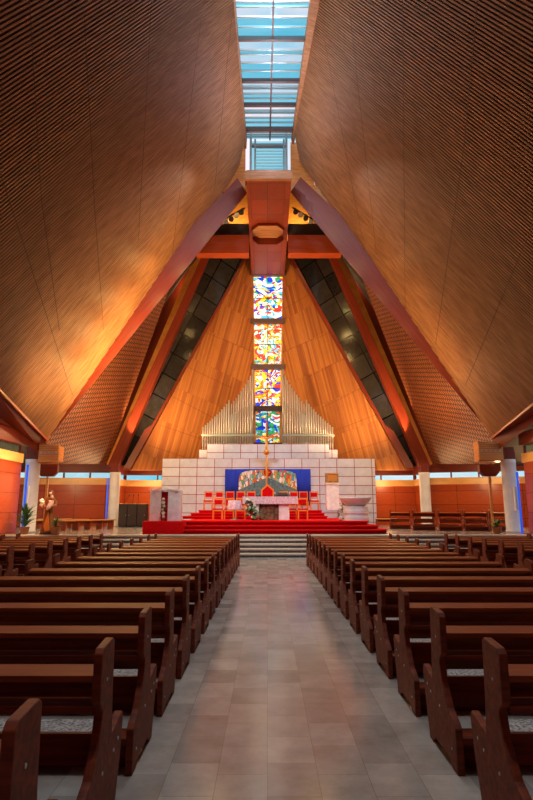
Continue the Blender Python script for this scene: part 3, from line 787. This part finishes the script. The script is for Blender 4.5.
# ------------------------------------------------------------------ chairs
def make_chair(name='sanctuary_chair'):
    t = empty(name, (0, 0, 0)); w, d, h = .46, .46, .98
    for sx in (-1, 1):
        m_ = MB(); m_.box(sx*(w/2-.04) if sx > 0 else -w/2, w/2 if sx > 0 else -w/2+.04, -d/2, -d/2+.04, 0, .44); m_.build('leg', M['chair_wood'], t)
        m_ = MB(); x0 = w/2-.04 if sx > 0 else -w/2
        m_.prism([(x0, d/2-.04, 0), (x0, d/2, 0), (x0, d/2+.05, h), (x0, d/2+.01, h)], (.04, 0, 0)); m_.build('leg', M['chair_wood'], t)
    m_ = MB(); m_.box(-w/2+.04, w/2-.04, -d/2+.005, -d/2+.035, .37, .43); m_.box(-w/2+.04, w/2-.04, d/2-.035, d/2-.005, .37, .43)
    for sx in (-1, 1): m_.box(sx*(w/2-.02)-.015, sx*(w/2-.02)+.015, -d/2+.04, d/2-.04, .37, .43)
    m_.build('seat_frame', M['chair_wood'], t)
    m_ = MB(); m_.box(-w/2+.005, w/2-.005, -d/2-.01, d/2-.03, .44, .50); m_.build('seat', M['red_cloth'], t, bevel=.015)
    m_ = MB(); m_.box(-w/2+.04, w/2-.04, d/2+.01, d/2+.05, h-.06, h-.005); m_.build('back_rail', M['chair_wood'], t)
    m_ = MB(); m_.box(-w/2+.04, w/2-.04, d/2, d/2+.035, .60, .65); m_.build('back_rail', M['chair_wood'], t)
    m_ = MB(); m_.box(-w/2+.055, w/2-.055, d/2-.03, d/2+.03, .68, h-.07); m_.build('backrest', M['red_cloth'], t, bevel=.012)
    return t
ch0 = make_chair(); cu = [False]
def chair(px, Y, z, label, group):
    o = ch0 if not cu[0] else copy_tree(ch0); cu[0] = True
    o.location = (W(px, 510, Y).x, Y, z); tag(o, label, 'chair', group)
bk = [(208.5, 'leftmost chair of the back row on the red dais'), (219.3, 'back row red chair, second from the left end'), (230, 'back row red chair, third from the left end'), (241, 'back row red chair, fourth from the left, above the flowers'),
      (251.5, 'back row red chair just left of the gabled central chair'), (284.5, 'back row red chair just right of the gabled central chair'), (294.5, 'back row red chair above the right end of the altar'), (304.5, 'back row red chair, second from the right end'), (315, 'rightmost chair of the back row, beside the marble pillar')]
for px, l in bk: chair(px, 29.6, ZD, l, 'back row chairs')
for px, l in ((218.3, 'leftmost red chair of the front row, left of the small round table'), (229.8, 'front row red chair behind the small round table'), (241, 'front row red chair partly behind the left end of the altar'), (292, 'front row red chair partly behind the right end of the altar'), (303.3, 'rightmost red chair of the front row, right of the altar')):
    chair(px, 26.4, ZC, l, 'front row chairs')
q = W(268, 500, 29.0); t = empty('presider_chair', (q.x, 29.0, ZD), 0, 'wooden gabled central chair with red back behind the altar', 'chair')
hh = W(268, 484, 29).z-ZD
for sx in (-1, 1):
    m_ = MB(); m_.box(sx*.3-.035, sx*.3+.035, .20, .27, 0, hh*.77); m_.build('leg', M['chair_wood'], t)
    m_ = MB(); m_.box(sx*.3-.035, sx*.3+.035, -.27, -.20, 0, .45); m_.build('leg', M['chair_wood'], t)
    m_ = MB(); m_.box(sx*.3-.03, sx*.3+.03, -.25, .20, .62, .67); m_.box(sx*.3-.03, sx*.3+.03, -.26, -.21, .45, .62); m_.build('armrest', M['chair_wood'], t)
m_ = MB(); m_.box(-.28, .28, -.26, .2, .42, .5); m_.build('seat', M['red_cloth'], t)
m_ = MB(); m_.prism([(-.27, .2, .5), (.27, .2, .5), (.27, .2, hh*.78), (0, .2, hh*.95), (-.27, .2, hh*.78)], (0, .05, 0)); m_.build('backrest', M['red_cloth'], t)
m_ = MB(); m_.prism([(-.36, .18, hh*.77), (-.31, .18, hh*.73), (0, .18, hh*.93), (0, .18, hh)], (0, .09, 0)); m_.prism([(.36, .18, hh*.77), (0, .18, hh), (0, .18, hh*.93), (.31, .18, hh*.73)], (0, .09, 0)); m_.build('gable', M['chair_wood'], t)

# ------------------------------------------------------------------ altar
YA = 24.6
A = W(243, 496, YA); B = W(298, 496, YA); w = B.x-A.x; cx = (A.x+B.x)/2; h = W(270, 496.5, YA).z-ZC
t = empty('altar', (cx, YA, ZC), 0, 'white marble altar table with bronze relief front on the red platform', 'altar')
m_ = MB(); m_.box(-w/2+.03, w/2-.03, .03, .97, h-.16, h-.02); m_.build('table_top', M['marble'], t)
xb0 = W(259.5, 500, YA).x-cx; xb1 = W(279, 500, YA).x-cx
m_ = MB(); m_.box(xb0, xb1, .15, .85, 0, h-.16); m_.build('relief_block', M['bronze'], t)
for x0, x1 in ((W(253, 500, YA).x-cx, xb0), (xb1, W(290, 500, YA).x-cx)):
    m_ = MB(); m_.box(x0+.02, x1-.01, .10, .9, 0, h-.16); m_.build('leg', M['marble'], t)
m_ = MB(); x0 = -w/2; vs = []; fs = []; nn = 60
for j in range(nn+1):
    x = -w/2+w*j/nn; zz = h-.34+.028*abs(math.sin(j*PI/3))
    vs += [(x, .0, h), (x, -.004+.012*math.sin(j*.9), zz), (x, 1.0, h), (x, 1.004, zz)]
for j in range(nn):
    k = 4*j; fs += [(k, k+1, k+5, k+4), (k, k+4, k+6, k+2), (k+2, k+6, k+7, k+3)]
fs += [(0, 2, 3, 1), (nn*4, nn*4+1, nn*4+3, nn*4+2)]
m_.add(vs, fs); o = m_.build('altar_cloth', M['lace'], smooth=False); o.location = (cx, YA, ZC); tag(o, 'pale pink lace cloth draped over the altar', 'altar cloth')
# book and stand on the altar
q = W(283, 496, YA+.4); t = empty('missal_stand', (q.x, YA+.45, ZC+h+.002), 0, 'dark open book on a low stand on the altar', 'book stand')
m_ = MB(); m_.prism([(-.25, -.15, 0), (-.25, .15, 0), (-.25, .15, .16), (-.25, -.15, .05)], (.5, 0, 0)); m_.build('stand', M['dark'], t)
m_ = MB(); m_.prism([(-.22, -.15, .055), (-.22, .14, .165), (-.22, .13, .20), (-.22, -.16, .09)], (.44, 0, 0)); m_.build('book', M['black'], t)
for px, l in ((275.5, 'small dark candle holder on the altar, left of the book'), (290, 'small dark candle holder on the altar, right of the book')):
    q = W(px, 495, YA+.3); m_ = MB(); m_.lathe([(.05, 0), (.05, .01), (.015, .03), (.015, .1), (.035, .12)], n=12); o = m_.build('candle_holder', M['bronze'], smooth=True)
    o.location = (q.x, YA+.3, ZC+h+.002); tag(o, l, 'candle holder'); m_ = MB(); m_.cyl((0, 0, .12), (0, 0, .2), .02, 10); m_.build('candle', M['white'], o)
# small round table with cloth
q = W(235, 510, 24.3); t = empty('round_side_table', (q.x, 24.3, ZC), 0, 'small round pedestal table left of the altar', 'table')
m_ = MB(); m_.lathe([(.20, 0), (.20, .03), (.04, .06), (.035, .10)], n=20); m_.build('base', M['metal'], t, smooth=True)
m_ = MB(); m_.cyl((0, 0, .08), (0, 0, .83), .035, 12); m_.build('pedestal', M['metal'], t, smooth=False)
m_ = MB(); m_.lathe([(.27, .80), (.27, .83)], n=24); m_.build('table_top', M['chair_wood'], t)
m_ = MB(); vs = []; fs = []; n_ = 36
for rr_, zz, am in ((0.001, .838, 0), (.275, .838, 0), (.285, .82, .005), (.30, .45, .03)):
    for i in range(n_):
        a = 2*PI*i/n_; r_ = rr_+am*math.sin(a*7); vs.append((r_*math.cos(a), r_*math.sin(a), zz))
for j in range(3):
    for i in range(n_): fs.append((j*n_+i, j*n_+(i+1) % n_, (j+1)*n_+(i+1) % n_, (j+1)*n_+i))
m_.add(vs, fs); o = m_.build('tablecloth', M['lace'], smooth=True); o.location = (q.x, 24.3, ZC+.002); tag(o, 'pale pink cloth draped over the small round table', 'tablecloth')

# ------------------------------------------------------------------ plants and flowers
def leaf_blade(m_, c, az, el, L, wd, droop=.3, n=4):
    c = Vector(c); d = Vector((math.cos(az)*math.cos(el), math.sin(az)*math.cos(el), math.sin(el))); s = Vector((-math.sin(az), math.cos(az), 0))
    vs = []; 
    for i in range(n+1):
        u = i/n; p = c+d*L*u+Vector((0, 0, -droop*L*u*u)); ww = wd*math.sin(PI*min(.98, u*.85+.12)); vs += [p-s*ww, p+s*ww, p+Vector((0, 0, .006))]
    fs = []
    for i in range(n):
        k = 3*i; fs += [(k, k+2, k+5, k+3), (k+2, k+1, k+4, k+5), (k, k+3, k+4, k+1)]
    m_.add(vs, fs)
def arrangement(px, Y, z, w, h, label, nb=22, lean=0, potted=True, cat='flower arrangement', nm='flower_arrangement', bl=True):
    rnd = random.Random(int(px*10)); q = W(px, 510, Y)
    t = empty(nm, (q.x, Y, z), 0, label, cat)
    m_ = MB(); m_.lathe([(w*.16, 0), (w*.22, h*.12), (w*.2, h*.16)], n=14); m_.build('pot', M['pot'], t, smooth=True)
    m_ = MB()
    for i in range(110):
        u = rnd.random(); zz = h*(.10+.8*u); rad = w*.5*(1-u)*1.05
        a = rnd.random()*2*PI; x = math.cos(a)*rad*rnd.random()+lean*(u)*w*.5; y = math.sin(a)*rad*rnd.random()*.7
        leaf_blade(m_, (x, y, zz), a, rnd.uniform(-.2, .8), w*.28, w*.085, .35, 3)
    for i in range(8):
        m_.cyl((0, 0, h*.1), (lean*w*.4+rnd.uniform(-.3, .3)*w, rnd.uniform(-.2, .2)*w, h*rnd.uniform(.5, .9)), .008, 5)
    m_.build('foliage', M['leaf'], t)
    if bl:
        for i in range(nb):
            u = (i+.5)/nb; zz = h*(.12+.85*u); rad = w*.52*(1-u*.85); a = rnd.uniform(PI*1.05, PI*1.95)
            x = math.cos(a)*rad*rnd.uniform(.3, 1)+lean*(u)*w*.5; y = math.sin(a)*rad*.6
            b_ = MB(); R_ = rnd.uniform(.05, .075)
            b_.ball((x, y, zz), R_*.55, 8, 5)
            for k_ in range(6):
                aa = k_*PI/3; b_.ball((x+math.cos(aa)*R_*.6, y-.01, zz+math.sin(aa)*R_*.6), R_*.42, 6, 4, (1, .5, 1))
            b_.build('blossom', M['blossom'], t, smooth=True)
    return t
arrangement(255.5, 24.1, ZC, .85, .92, 'white flowers and greenery leaning on the left front of the altar', 15, -.7)
arrangement(344, 27.0, ZC, .38, 1.0, 'slim green and white bouquet beside the marble pillar', 8)
arrangement(341, 23.3, ZC, .32, .55, 'small white flower bouquet on the red step beside the font', 8)
arrangement(164, 21.9, ZC, .3, .95, 'white lily vase standing in front of the ambo', 6)
def plant(px, Y, z, w, h, label, nm='potted_palm', n=40, up=(.5, 1.45), wd=.03):
    rnd = random.Random(int(px)); q = W(px, 510, Y); t = empty(nm, (q.x, Y, z), 0, label, 'plant')
    m_ = MB(); m_.lathe([(.13, 0), (.18, .26), (.2, .28), (.16, .28), (.14, .24)], n=18); m_.build('pot', M['pot'], t, smooth=True)
    m_ = MB()
    for i in range(5): m_.cyl((0, 0, .2), (rnd.uniform(-.1, .1), rnd.uniform(-.1, .1), h*rnd.uniform(.4, .6)), .015, 6)
    m_.build('stem', M['leaf'], t)
    m_ = MB()
    for i in range(n):
        a = rnd.random()*2*PI; leaf_blade(m_, (0, 0, .25+(h*.45)*rnd.random()), a, rnd.uniform(*up), min(h*.62, w*.8)*rnd.uniform(.7, 1.1), wd, .25, 5)
    m_.build('leaves', M['leaf'], t)
plant(26.5, 21.3, ZS, .95, 1.25, 'tall dark green palm in front of the left near column', n=60, wd=.035)
plant(57.5, 20.9, ZS, .6, .55, 'small low green plant at the foot of the statue', 'potted_plant', 30, (.2, 1.2))
plant(496, 21.6, ZS, 1.0, .42, 'low spreading green plant at the foot of the right near column', 'potted_plant', 60, (.05, .8), .035)

# ------------------------------------------------------------------ statue of a bearded man holding a child
q = W(49.5, 510, 21.3); t = empty('statue', (q.x, 21.3, ZS), 0, 'painted statue of a bearded man in brown robe holding a child', 'statue')
HH = W(50, 490, 21.3).z-ZS
k_ = HH/1.80
m_ = MB(); m_.lathe([(.30, 0), (.30, .08), (.24, .10)], n=8); m_.build('base', M['dark'], t)
m_ = MB(); vs = []; fs = []; n_ = 28
secs = [(.10, .25, .20, 0), (.14, .26, .21, 0), (.45, .21, .17, .01), (.75, .19, .15, .02), (1.0, .17, .14, .02), (1.2, .18, .13, .02), (1.38, .215, .125, .02), (1.47, .19, .11, .02), (1.52, .10, .08, .02), (1.56, .06, .06, .02)]
for z, rx, ryy, ox in secs:
    fold = .10*max(0, 1-z/1.2)
    for i in range(n_):
        a = 2*PI*i/n_; f_ = 1+fold*math.sin(a*6+z*2); vs.append(((rx*f_*math.cos(a)+ox)*k_, ryy*f_*math.sin(a)*k_, z*k_))
for j in range(len(secs)-1):
    for i in range(n_): fs.append((j*n_+i, j*n_+(i+1) % n_, (j+1)*n_+(i+1) % n_, (j+1)*n_+i))
fs += [tuple(range(n_-1, -1, -1)), tuple(range((len(secs)-1)*n_, len(secs)*n_))]
m_.add(vs, fs); m_.build('robe', M['robe'], t, smooth=True)
skinned('head', [(.02*k_, 0, 1.50*k_), (.02*k_, 0, 1.58*k_), (.02*k_, -.015, 1.66*k_), (.02*k_, -.01, 1.73*k_)], [(0, 1), (1, 2), (2, 3)], [.05, .055, .088, .07], M['skin'], t, 2)
m_ = MB(); m_.ball((.02*k_, .035, 1.70*k_), .10, 12, 8, (1, 1, 1.05)); m_.ball((.02*k_, -.075, 1.58*k_), .05, 10, 6, (1, .8, 1.3)); m_.build('hair', M['hair'], t, smooth=True)
m_ = MB(); m_.ball((.02*k_-.03, -.10, 1.675*k_), .01, 6, 4); m_.ball((.02*k_+.03, -.10, 1.675*k_), .01, 6, 4); m_.build('eyes', M['black'], t)
skinned('arm', [(-.19*k_, 0, 1.40*k_), (-.25*k_, -.03, 1.15*k_), (-.08*k_, -.2, 1.08*k_), (.02*k_, -.23, 1.10*k_)], [(0, 1), (1, 2), (2, 3)], [.085, .08, .06, .035], M['robe'], t, 2)
skinned('arm', [(.21*k_, 0, 1.40*k_), (.27*k_, -.03, 1.16*k_), (.18*k_, -.2, 1.12*k_), (.08*k_, -.23, 1.14*k_)], [(0, 1), (1, 2), (2, 3)], [.085, .08, .06, .035], M['robe'], t, 2)
ch = skinned('child', [(.14*k_, -.18, 1.16*k_), (.15*k_, -.18, 1.27*k_), (.15*k_, -.17, 1.37*k_), (.03*k_, -.20, 1.32*k_), (.24*k_, -.22, 1.30*k_), (.05*k_, -.26, 1.08*k_), (.0, -.25, .98*k_)], [(0, 1), (1, 2), (2, 3), (2, 4), (0, 5), (5, 6)], [.10, .095, .07, .03, .03, .06, .035], M['childrobe'], t, 2)
m_ = MB(); m_.ball((.16*k_, -.16, 1.50*k_), .068, 12, 8, (1, 1, 1.15)); m_.build('child_head', M['skin'], ch, smooth=True)
m_ = MB(); m_.ball((.165*k_, -.14, 1.525*k_), .068, 12, 8, (1.02, 1, 1)); m_.build('child_hair', M['hair'], ch, smooth=True)
m_ = MB()
for i in range(9): a = i*.7; m_.ball((-.26*k_+.06*math.cos(a*2), -.12+.03*math.sin(a), (1.12+.035*i)*k_), .05, 7, 5)
m_.build('lily_bouquet', M['blossom'], t, smooth=True)
m_ = MB(); m_.prism([(-.10*k_, -.20, .35*k_), (-.03*k_, -.2, .12*k_), (.16*k_, -.22, .16*k_), (.05*k_, -.19, .9*k_)], (0, .04, 0)); m_.build('cloak_edge', M['gold'], t)

# ------------------------------------------------------------------ ambo
A = W(149, 521, 22.2); B = W(180.5, 521, 22.2); cx = (A.x+B.x)/2; w = B.x-A.x; h = W(165, 488.5, 22.2).z-ZC
t = empty('ambo', (cx, 22.2, ZC), 0, 'white marble ambo with a red central strip on its red box platform', 'ambo')
x1 = W(161.5, 500, 22.2).x-cx; x2 = W(168.5, 500, 22.2).x-cx
m_ = MB(); m_.prism([(-w/2, .12, 0), (x1, 0, 0), (x1, .5, 0), (-w/2, .5, 0)], (0, 0, h*.93)); m_.build('side_panel', M['marble'], t)
m_ = MB(); m_.prism([(w/2, .12, 0), (w/2, .5, 0), (x2, .5, 0), (x2, 0, 0)], (0, 0, h*.93)); m_.build('side_panel', M['marble'], t)
m_ = MB(); m_.box(x1, x2, .10, .45, 0, h*.9); tag(m_.build('front_strip', M['carpet_dark'], t), 'dark red strip')
m_ = MB(); m_.prism([(-w/2+.1, .0, h*.93), (w/2-.1, .0, h*.93), (w/2-.1, .6, h*.93+.001), (-w/2+.1, .6, h*.93+.001)], (0, 0, .06)); m_.build('desk', M['marble'], t)
m_ = MB(); m_.cyl((-.25, .3, h), (.0, .25, h+.42), .008, 6); m_.cyl((0, .25, h+.42), (.06, .2, h+.36), .016, 6); m_.build('microphone', M['metal'], t)
# ------------------------------------------------------------------ tabernacle pillar
A = W(327.3, 508, 28.6); B = W(339.2, 483, 28.6); cx = (A.x+B.x)/2; w = B.x-A.x
t = empty('tabernacle_pillar', (cx, 28.9, ZD), 0, 'veined white marble pillar right of the altar chairs', 'pillar'); hp = B.z-ZD
m_ = MB(); m_.box(-w/2, w/2, -.3, .3, 0, hp-.08); m_.build('shaft', M['marble'], t)
m_ = MB(); m_.box(-w/2-.04, w/2+.04, -.33, .33, hp-.08, hp); m_.build('cap', M['white'], t)
t = empty('tabernacle', (cx, 28.9, ZD+hp), 0, 'carved golden box on top of the white marble pillar', 'tabernacle')
hb = W(333, 473, 28.6).z-ZD-hp
m_ = MB(); m_.box(-w/2, w/2, -.26, .26, .02, hb); m_.build('body', M['gold_dull'], t)
m_ = MB()
for z in (.0, hb-.05): m_.box(-w/2-.02, w/2+.02, -.28, .28, z, z+.05)
m_.build('gilt_edge', M['gold'], t)
m_ = MB(); m_.box(-w/2+.08, w/2-.08, -.275, -.26, .1, hb-.1); m_.build('door', M['gold'], t)
# ------------------------------------------------------------------ baptismal font
A = W(342, 520, 23.6); B = W(373, 497, 23.6); cx = (A.x+B.x)/2; r = (B.x-A.x)/2; hf = B.z-ZC
t = empty('baptismal_font', (cx, 24.0, ZC), 0, 'white stone font, wide bowl over a stack of rounded drums', 'font')
m_ = MB(); m_.lathe([(r*.86, 0), (r*.86, .14), (r*.80, .15), (r*.80, .28), (r*.84, .29), (r*.84, .42), (r*.78, .43), (r*.78, hf*.60)], n=40); m_.build('base', M['white'], t)
m_ = MB(); m_.lathe([(r*.55, hf*.60), (r*.80, hf*.74), (r*1.03, hf*.93), (r*1.05, hf), (r*.95, hf), (r*.6, hf*.80), (.01, hf*.76)], n=40); m_.build('bowl', M['white'], t, smooth=True)

# ------------------------------------------------------------------ dark cabinets with stands on top
t0 = None
for i in range(3):
    x0 = W(119.6+i*9.3, 500, 30.2); x1 = W(128.5+i*9.3, 500, 30.2); w = x1.x-x0.x; h = W(120, 503.5, 30.2).z-ZS
    t = empty('cabinet', ((x0.x+x1.x)/2, 30.2, ZS), 0, ['dark brown cabinet beside the distant left column', 'middle one of the three dark brown cabinets', 'dark brown cabinet nearest the ambo'][i], 'cabinet', 'dark cabinets on the left')
    m_ = MB(); m_.box(-w/2, w/2, 0, .5, .08, h-.03); m_.build('body', M['dark'], t)
    m_ = MB(); m_.box(-w/2+.02, w/2-.02, -.025, 0, .1, h-.05); d_ = m_.build('door', M['dark'], t)
    m_ = MB(); m_.ball((w*.35*(-1 if i == 1 else 1), -.04, h*.5), .025, 8, 5); m_.build('knob', M['metal'], d_)
    m_ = MB(); m_.box(-w/2, w/2, -.03, .52, h-.03, h); m_.build('cabinet_top', M['bench'], t)
    m_ = MB(); m_.box(-w/2+.03, w/2-.03, .04, .46, 0, .08); m_.build('plinth', M['black'], t)
for px, l, dx in ((124, 'leftmost thin microphone stand on the dark cabinets', .3), (133, 'middle thin microphone stand on the dark cabinets', .05), (138.5, 'right thin microphone stand on the dark cabinets', .0)):
    q = W(px, 502, 30.4); t = empty('microphone_stand', (q.x, 30.42, ZS+h), 0, l, 'microphone stand')
    m_ = MB(); m_.lathe([(.09, 0), (.09, .02), (.015, .03)], n=12); m_.build('base', M['black'], t)
    m_ = MB(); m_.cyl((0, 0, .02), (dx, 0, .42), .014, 6); m_.build('stem', M['black'], t)
    m_ = MB(); m_.ball((dx, 0, .46), .045, 8, 6); m_.build('microphone', M['black'], t, smooth=True)
# ------------------------------------------------------------------ backless benches at left
def bench(p, q, label, group='pale benches left of the sanctuary', h=.46):
    p = Vector(p); q = Vector(q); p.z = q.z = ZS; c = (p+q)/2; L = (q-p).length; az = math.atan2(q.y-p.y, q.x-p.x)
    t = empty('bench', c, az, label, 'bench', group)
    m_ = MB(); m_.box(-L/2, L/2, -.2, .2, h-.05, h); m_.build('seat', M['bench'], t, bevel=.01)
    n = max(2, int(L/.75)+1)
    for i in range(n):
        x = -L/2+.12+(L-.24)*i/(n-1); m_ = MB(); m_.box(x-.03, x+.03, -.17, .17, 0, h-.05); m_.build('leg', M['pew_top'], t)
    m_ = MB(); m_.box(-L/2+.15, L/2-.15, -.02, .02, h-.17, h-.06); m_.build('rail', M['pew'], t)
bench(W(62, 520, 24.6), W(113, 520, 27.6), 'long pale bench nearest the sanctuary, left of the red platform')
bench(W(30, 522, 25.6), W(58, 522, 26.6), 'pale bench just behind the statue')
bench(W(38, 515, 27.2), W(89, 515, 28.6), 'pale bench in the row behind the nearest left bench')
bench(W(40, 512, 29.3), W(72, 512, 30.3), 'farthest pale bench, close to the panelled wall at left')
bench(W(375, 520, 30.2), W(397, 520, 30.2), 'low wooden bench by the wall right of the font', 'bench right of the font')
# ------------------------------------------------------------------ choir pews at right
cp = make_pew(.98, 'choir_pew'); cp_used = False
for px, Y, rz, l in ((400.5, 27.6, -.3, 'short choir pew farthest left, nearest the font'), (424, 25.6, -.3, 'short choir pew in front of the distant right column'), (450, 25.2, -.28, 'short choir pew third from the font'), (475.5, 24.9, -.25, 'short choir pew left of the thin wooden post at right'), (500, 25.0, -.2, 'short choir pew mostly hidden behind the right near column')):
    o = cp if not cp_used else copy_tree(cp); cp_used = True
    q = W(px, 510, Y); o.location = (q.x, Y, ZS); o.rotation_euler = (0, 0, rz); tag(o, l, 'pew', 'short choir pews')
for px, Y, rz, l in ((424, 28.6, -.3, 'second line short choir pew, left one of three'), (448, 28.2, -.3, 'second line short choir pew, middle one of three'), (473, 27.8, -.3, 'second line short choir pew, right one of three')):
    o = copy_tree(cp); q = W(px, 510, Y); o.location = (q.x, Y, ZS); o.rotation_euler = (0, 0, rz); tag(o, l, 'pew', 'short choir pews')

# ------------------------------------------------------------------ octagonal canopy lamp under the spine
q = W(268.5, 242, 30.0); t = empty('canopy_lamp', (q.x, 30.2, spine_z-.16), 0, 'octagonal lamp with pale perforated underside below the wooden spine box', 'lamp')
hw = W(284.5, 242, 30).x-q.x
oc = [(-hw, -.2), (-hw*.6, -.75), (hw*.6, -.75), (hw, -.2), (hw, .2), (hw*.6, .75), (-hw*.6, .75), (-hw, .2)]
m_ = MB(); m_.prism([(x, y, .0) for x, y in oc], (0, 0, .15)); m_.build('housing', M['red_wood'], t)
m_ = MB(); m_.prism([(x*.95, y*.95, -.03) for x, y in oc], (0, 0, .03)); tag(m_.build('diffuser', M['batten'], t), 'pale perforated underside')
m_ = MB(); m_.prism([(-hw, .78, .1), (hw, .78, .1), (hw, .78, -.12), (hw*.6, .78, -.42), (-hw*.6, .78, -.42), (-hw, .78, -.12)], (0, .08, 0)); m_.build('back_board', M['red_wood'], t)

# track spotlights in the gable openings
for s_, xs, lab in ((-1, (227, 232, 237, 242), 'row of spotlights on a track left of the spine box'), (1, (296, 301, 306, 311), 'row of spotlights on a track right of the spine box')):
    ys = (222, 218.5, 215, 212) if s_ < 0 else (211.5, 214.5, 218, 222)
    c = W(sum(xs)/4, sum(ys)/4-3, 31.5); t = empty('spotlight_track', c, 0, lab, 'spotlight track', 'spotlight tracks')
    A = W(xs[0]-3, ys[0]-3.2+(.9 if s_ < 0 else -.9), 31.5)-c; B = W(xs[-1]+3, ys[-1]-3.2-(.9 if s_ < 0 else -.9), 31.5)-c
    m_ = MB(); m_.cyl(A, B, .05, 8); m_.build('track', M['black'], t)
    for x, y in zip(xs, ys):
        p = W(x, y, 31.5)-c; m_ = MB(); m_.cyl(p+Vector((0, .12, .12)), p+Vector((.0, -.14, -.12)), .13, 12, .16); m_.cyl(p+Vector((0, .05, 0)), p+Vector((0, .02, .28)), .02, 6); m_.build('spotlight', M['metal'] if x % 2 else M['black'], t)

# ------------------------------------------------------------------ lamplight and added fill
for y, e in ((24.2, 60), (22.6, 75), (21, 75), (19.2, 60), (17, 35)):
    lamp('ridge_fill', 'POINT', (0.25, y, zr-1.4), e*1.6, (.84, .88, 1), None, .01)  # added points without fixtures, standing in for daylight on the upper slopes
for pl, n_, px, py in ((polyL, nL, 165, 205), (polyR, nR, 395, 210)):
    lamp('accent_spot', 'SPOT', (0.2, 25.0, 17.9), 1500, SOFT, WP(px, py, pl[0], n_), .05, 34, 1)
lamp('nave_fill', 'SPOT', (0.2, 4, 19), 1900, SOFT, (0.2, 7, 0), .1, 60)  # added fill to brighten floor and pews, no fixture hangs here
lamp('nave_fill', 'SPOT', (0.2, 12, 19.5), 4200, (1, .86, .76), (0.2, 15.5, 0), .1, 36, 1)
lamp('nave_fill', 'SPOT', (0.2, 13, 19.8), 5500, (1, .90, .82), (0.2, 23.5, .8), .1, 40, 1)  # added fill for the front of the sanctuary
lamp('front_fill', 'SPOT', (0.2, 9, 15), 5500, (1, .94, .90), (0.2, 25, 1.6), .1, 30, 1)  # added frontal fill to brighten the ambo panels
lamp('altar_flood', 'SPOT', (0.2, 24.6, 17.8), 6000, (.80, .88, 1), (0.1, 29.8, 2), .1, 52, 1)
for s_ in (-1, 1):
    lamp('uplight', 'POINT', (s_*6.2, 26.0, 5.8), 420, WARM, None, .05)
    lamp('uplight', 'SPOT', (s_*6.0, 28.6, 5.2), 3000, WARM, (s_*3.4, 36, 11.5), .08, 110, 1)
    lamp('uplight', 'POINT', (s_*4.6, 32.0, 15.0), 260, WARM, None, .08)
    lamp('beam_fill', 'POINT', (s_*2.4, 28.6, 13.5), 240, (1, .6, .25), None, .01)  # added fill in mid-air, brightens cross beam and spine box
    lamp('track_light', 'POINT', (s_*2.0, 32.4, 20.0), 200, (1, .75, .3), None, .06)
    lamp('reveal_light', 'SPOT', (s_*8.0, 30.3, 5.0), 2200, WARM, (s_*4.8, 31.2, 15), .05, 50)
# unseen fill points added for the gold wash along each slope's far edge
for poly, n_, es in ((polyL, nL, (400, 420, 300, 170, 80, 40)), (polyR, nR, (80, 75, 70, 55, 40, 30))):
    for t_, e in zip((.17, .26, .36, .48, .60, .74), es):
        p = poly[0].lerp(poly[1], t_)+n_*1.1+Vector((0, -1.0, 0))
        lamp('edge_fill', 'POINT', p, e, (1, .62, .20), None, .01)
lamp('slope_uplight', 'SPOT', (-6.6, 19.5, 4.7), 700, (1, .66, .26), (-8.4, 20.4, 8), .05, 120, 1)
for s_ in (-1, 1):
    lamp('wall_wash', 'POINT', (s_*11.5, 27.5, 3.3), 330, (1, .62, .28), None, .08)
    lamp('wall_wash', 'POINT', (s_*7.0, 32.4, 3.2), 180, (1, .62, .28), None, .08)
lamp('side_wash', 'SPOT', (-7.4, 20.4, 3.4), 800, (1, .66, .34), (-10.5, 20.0, 2.2), .08, 130, 1)
lamp('side_wash', 'SPOT', (7.8, 20.4, 3.4), 220, (1, .66, .34), (11, 20, 2.2), .08, 130, 1)
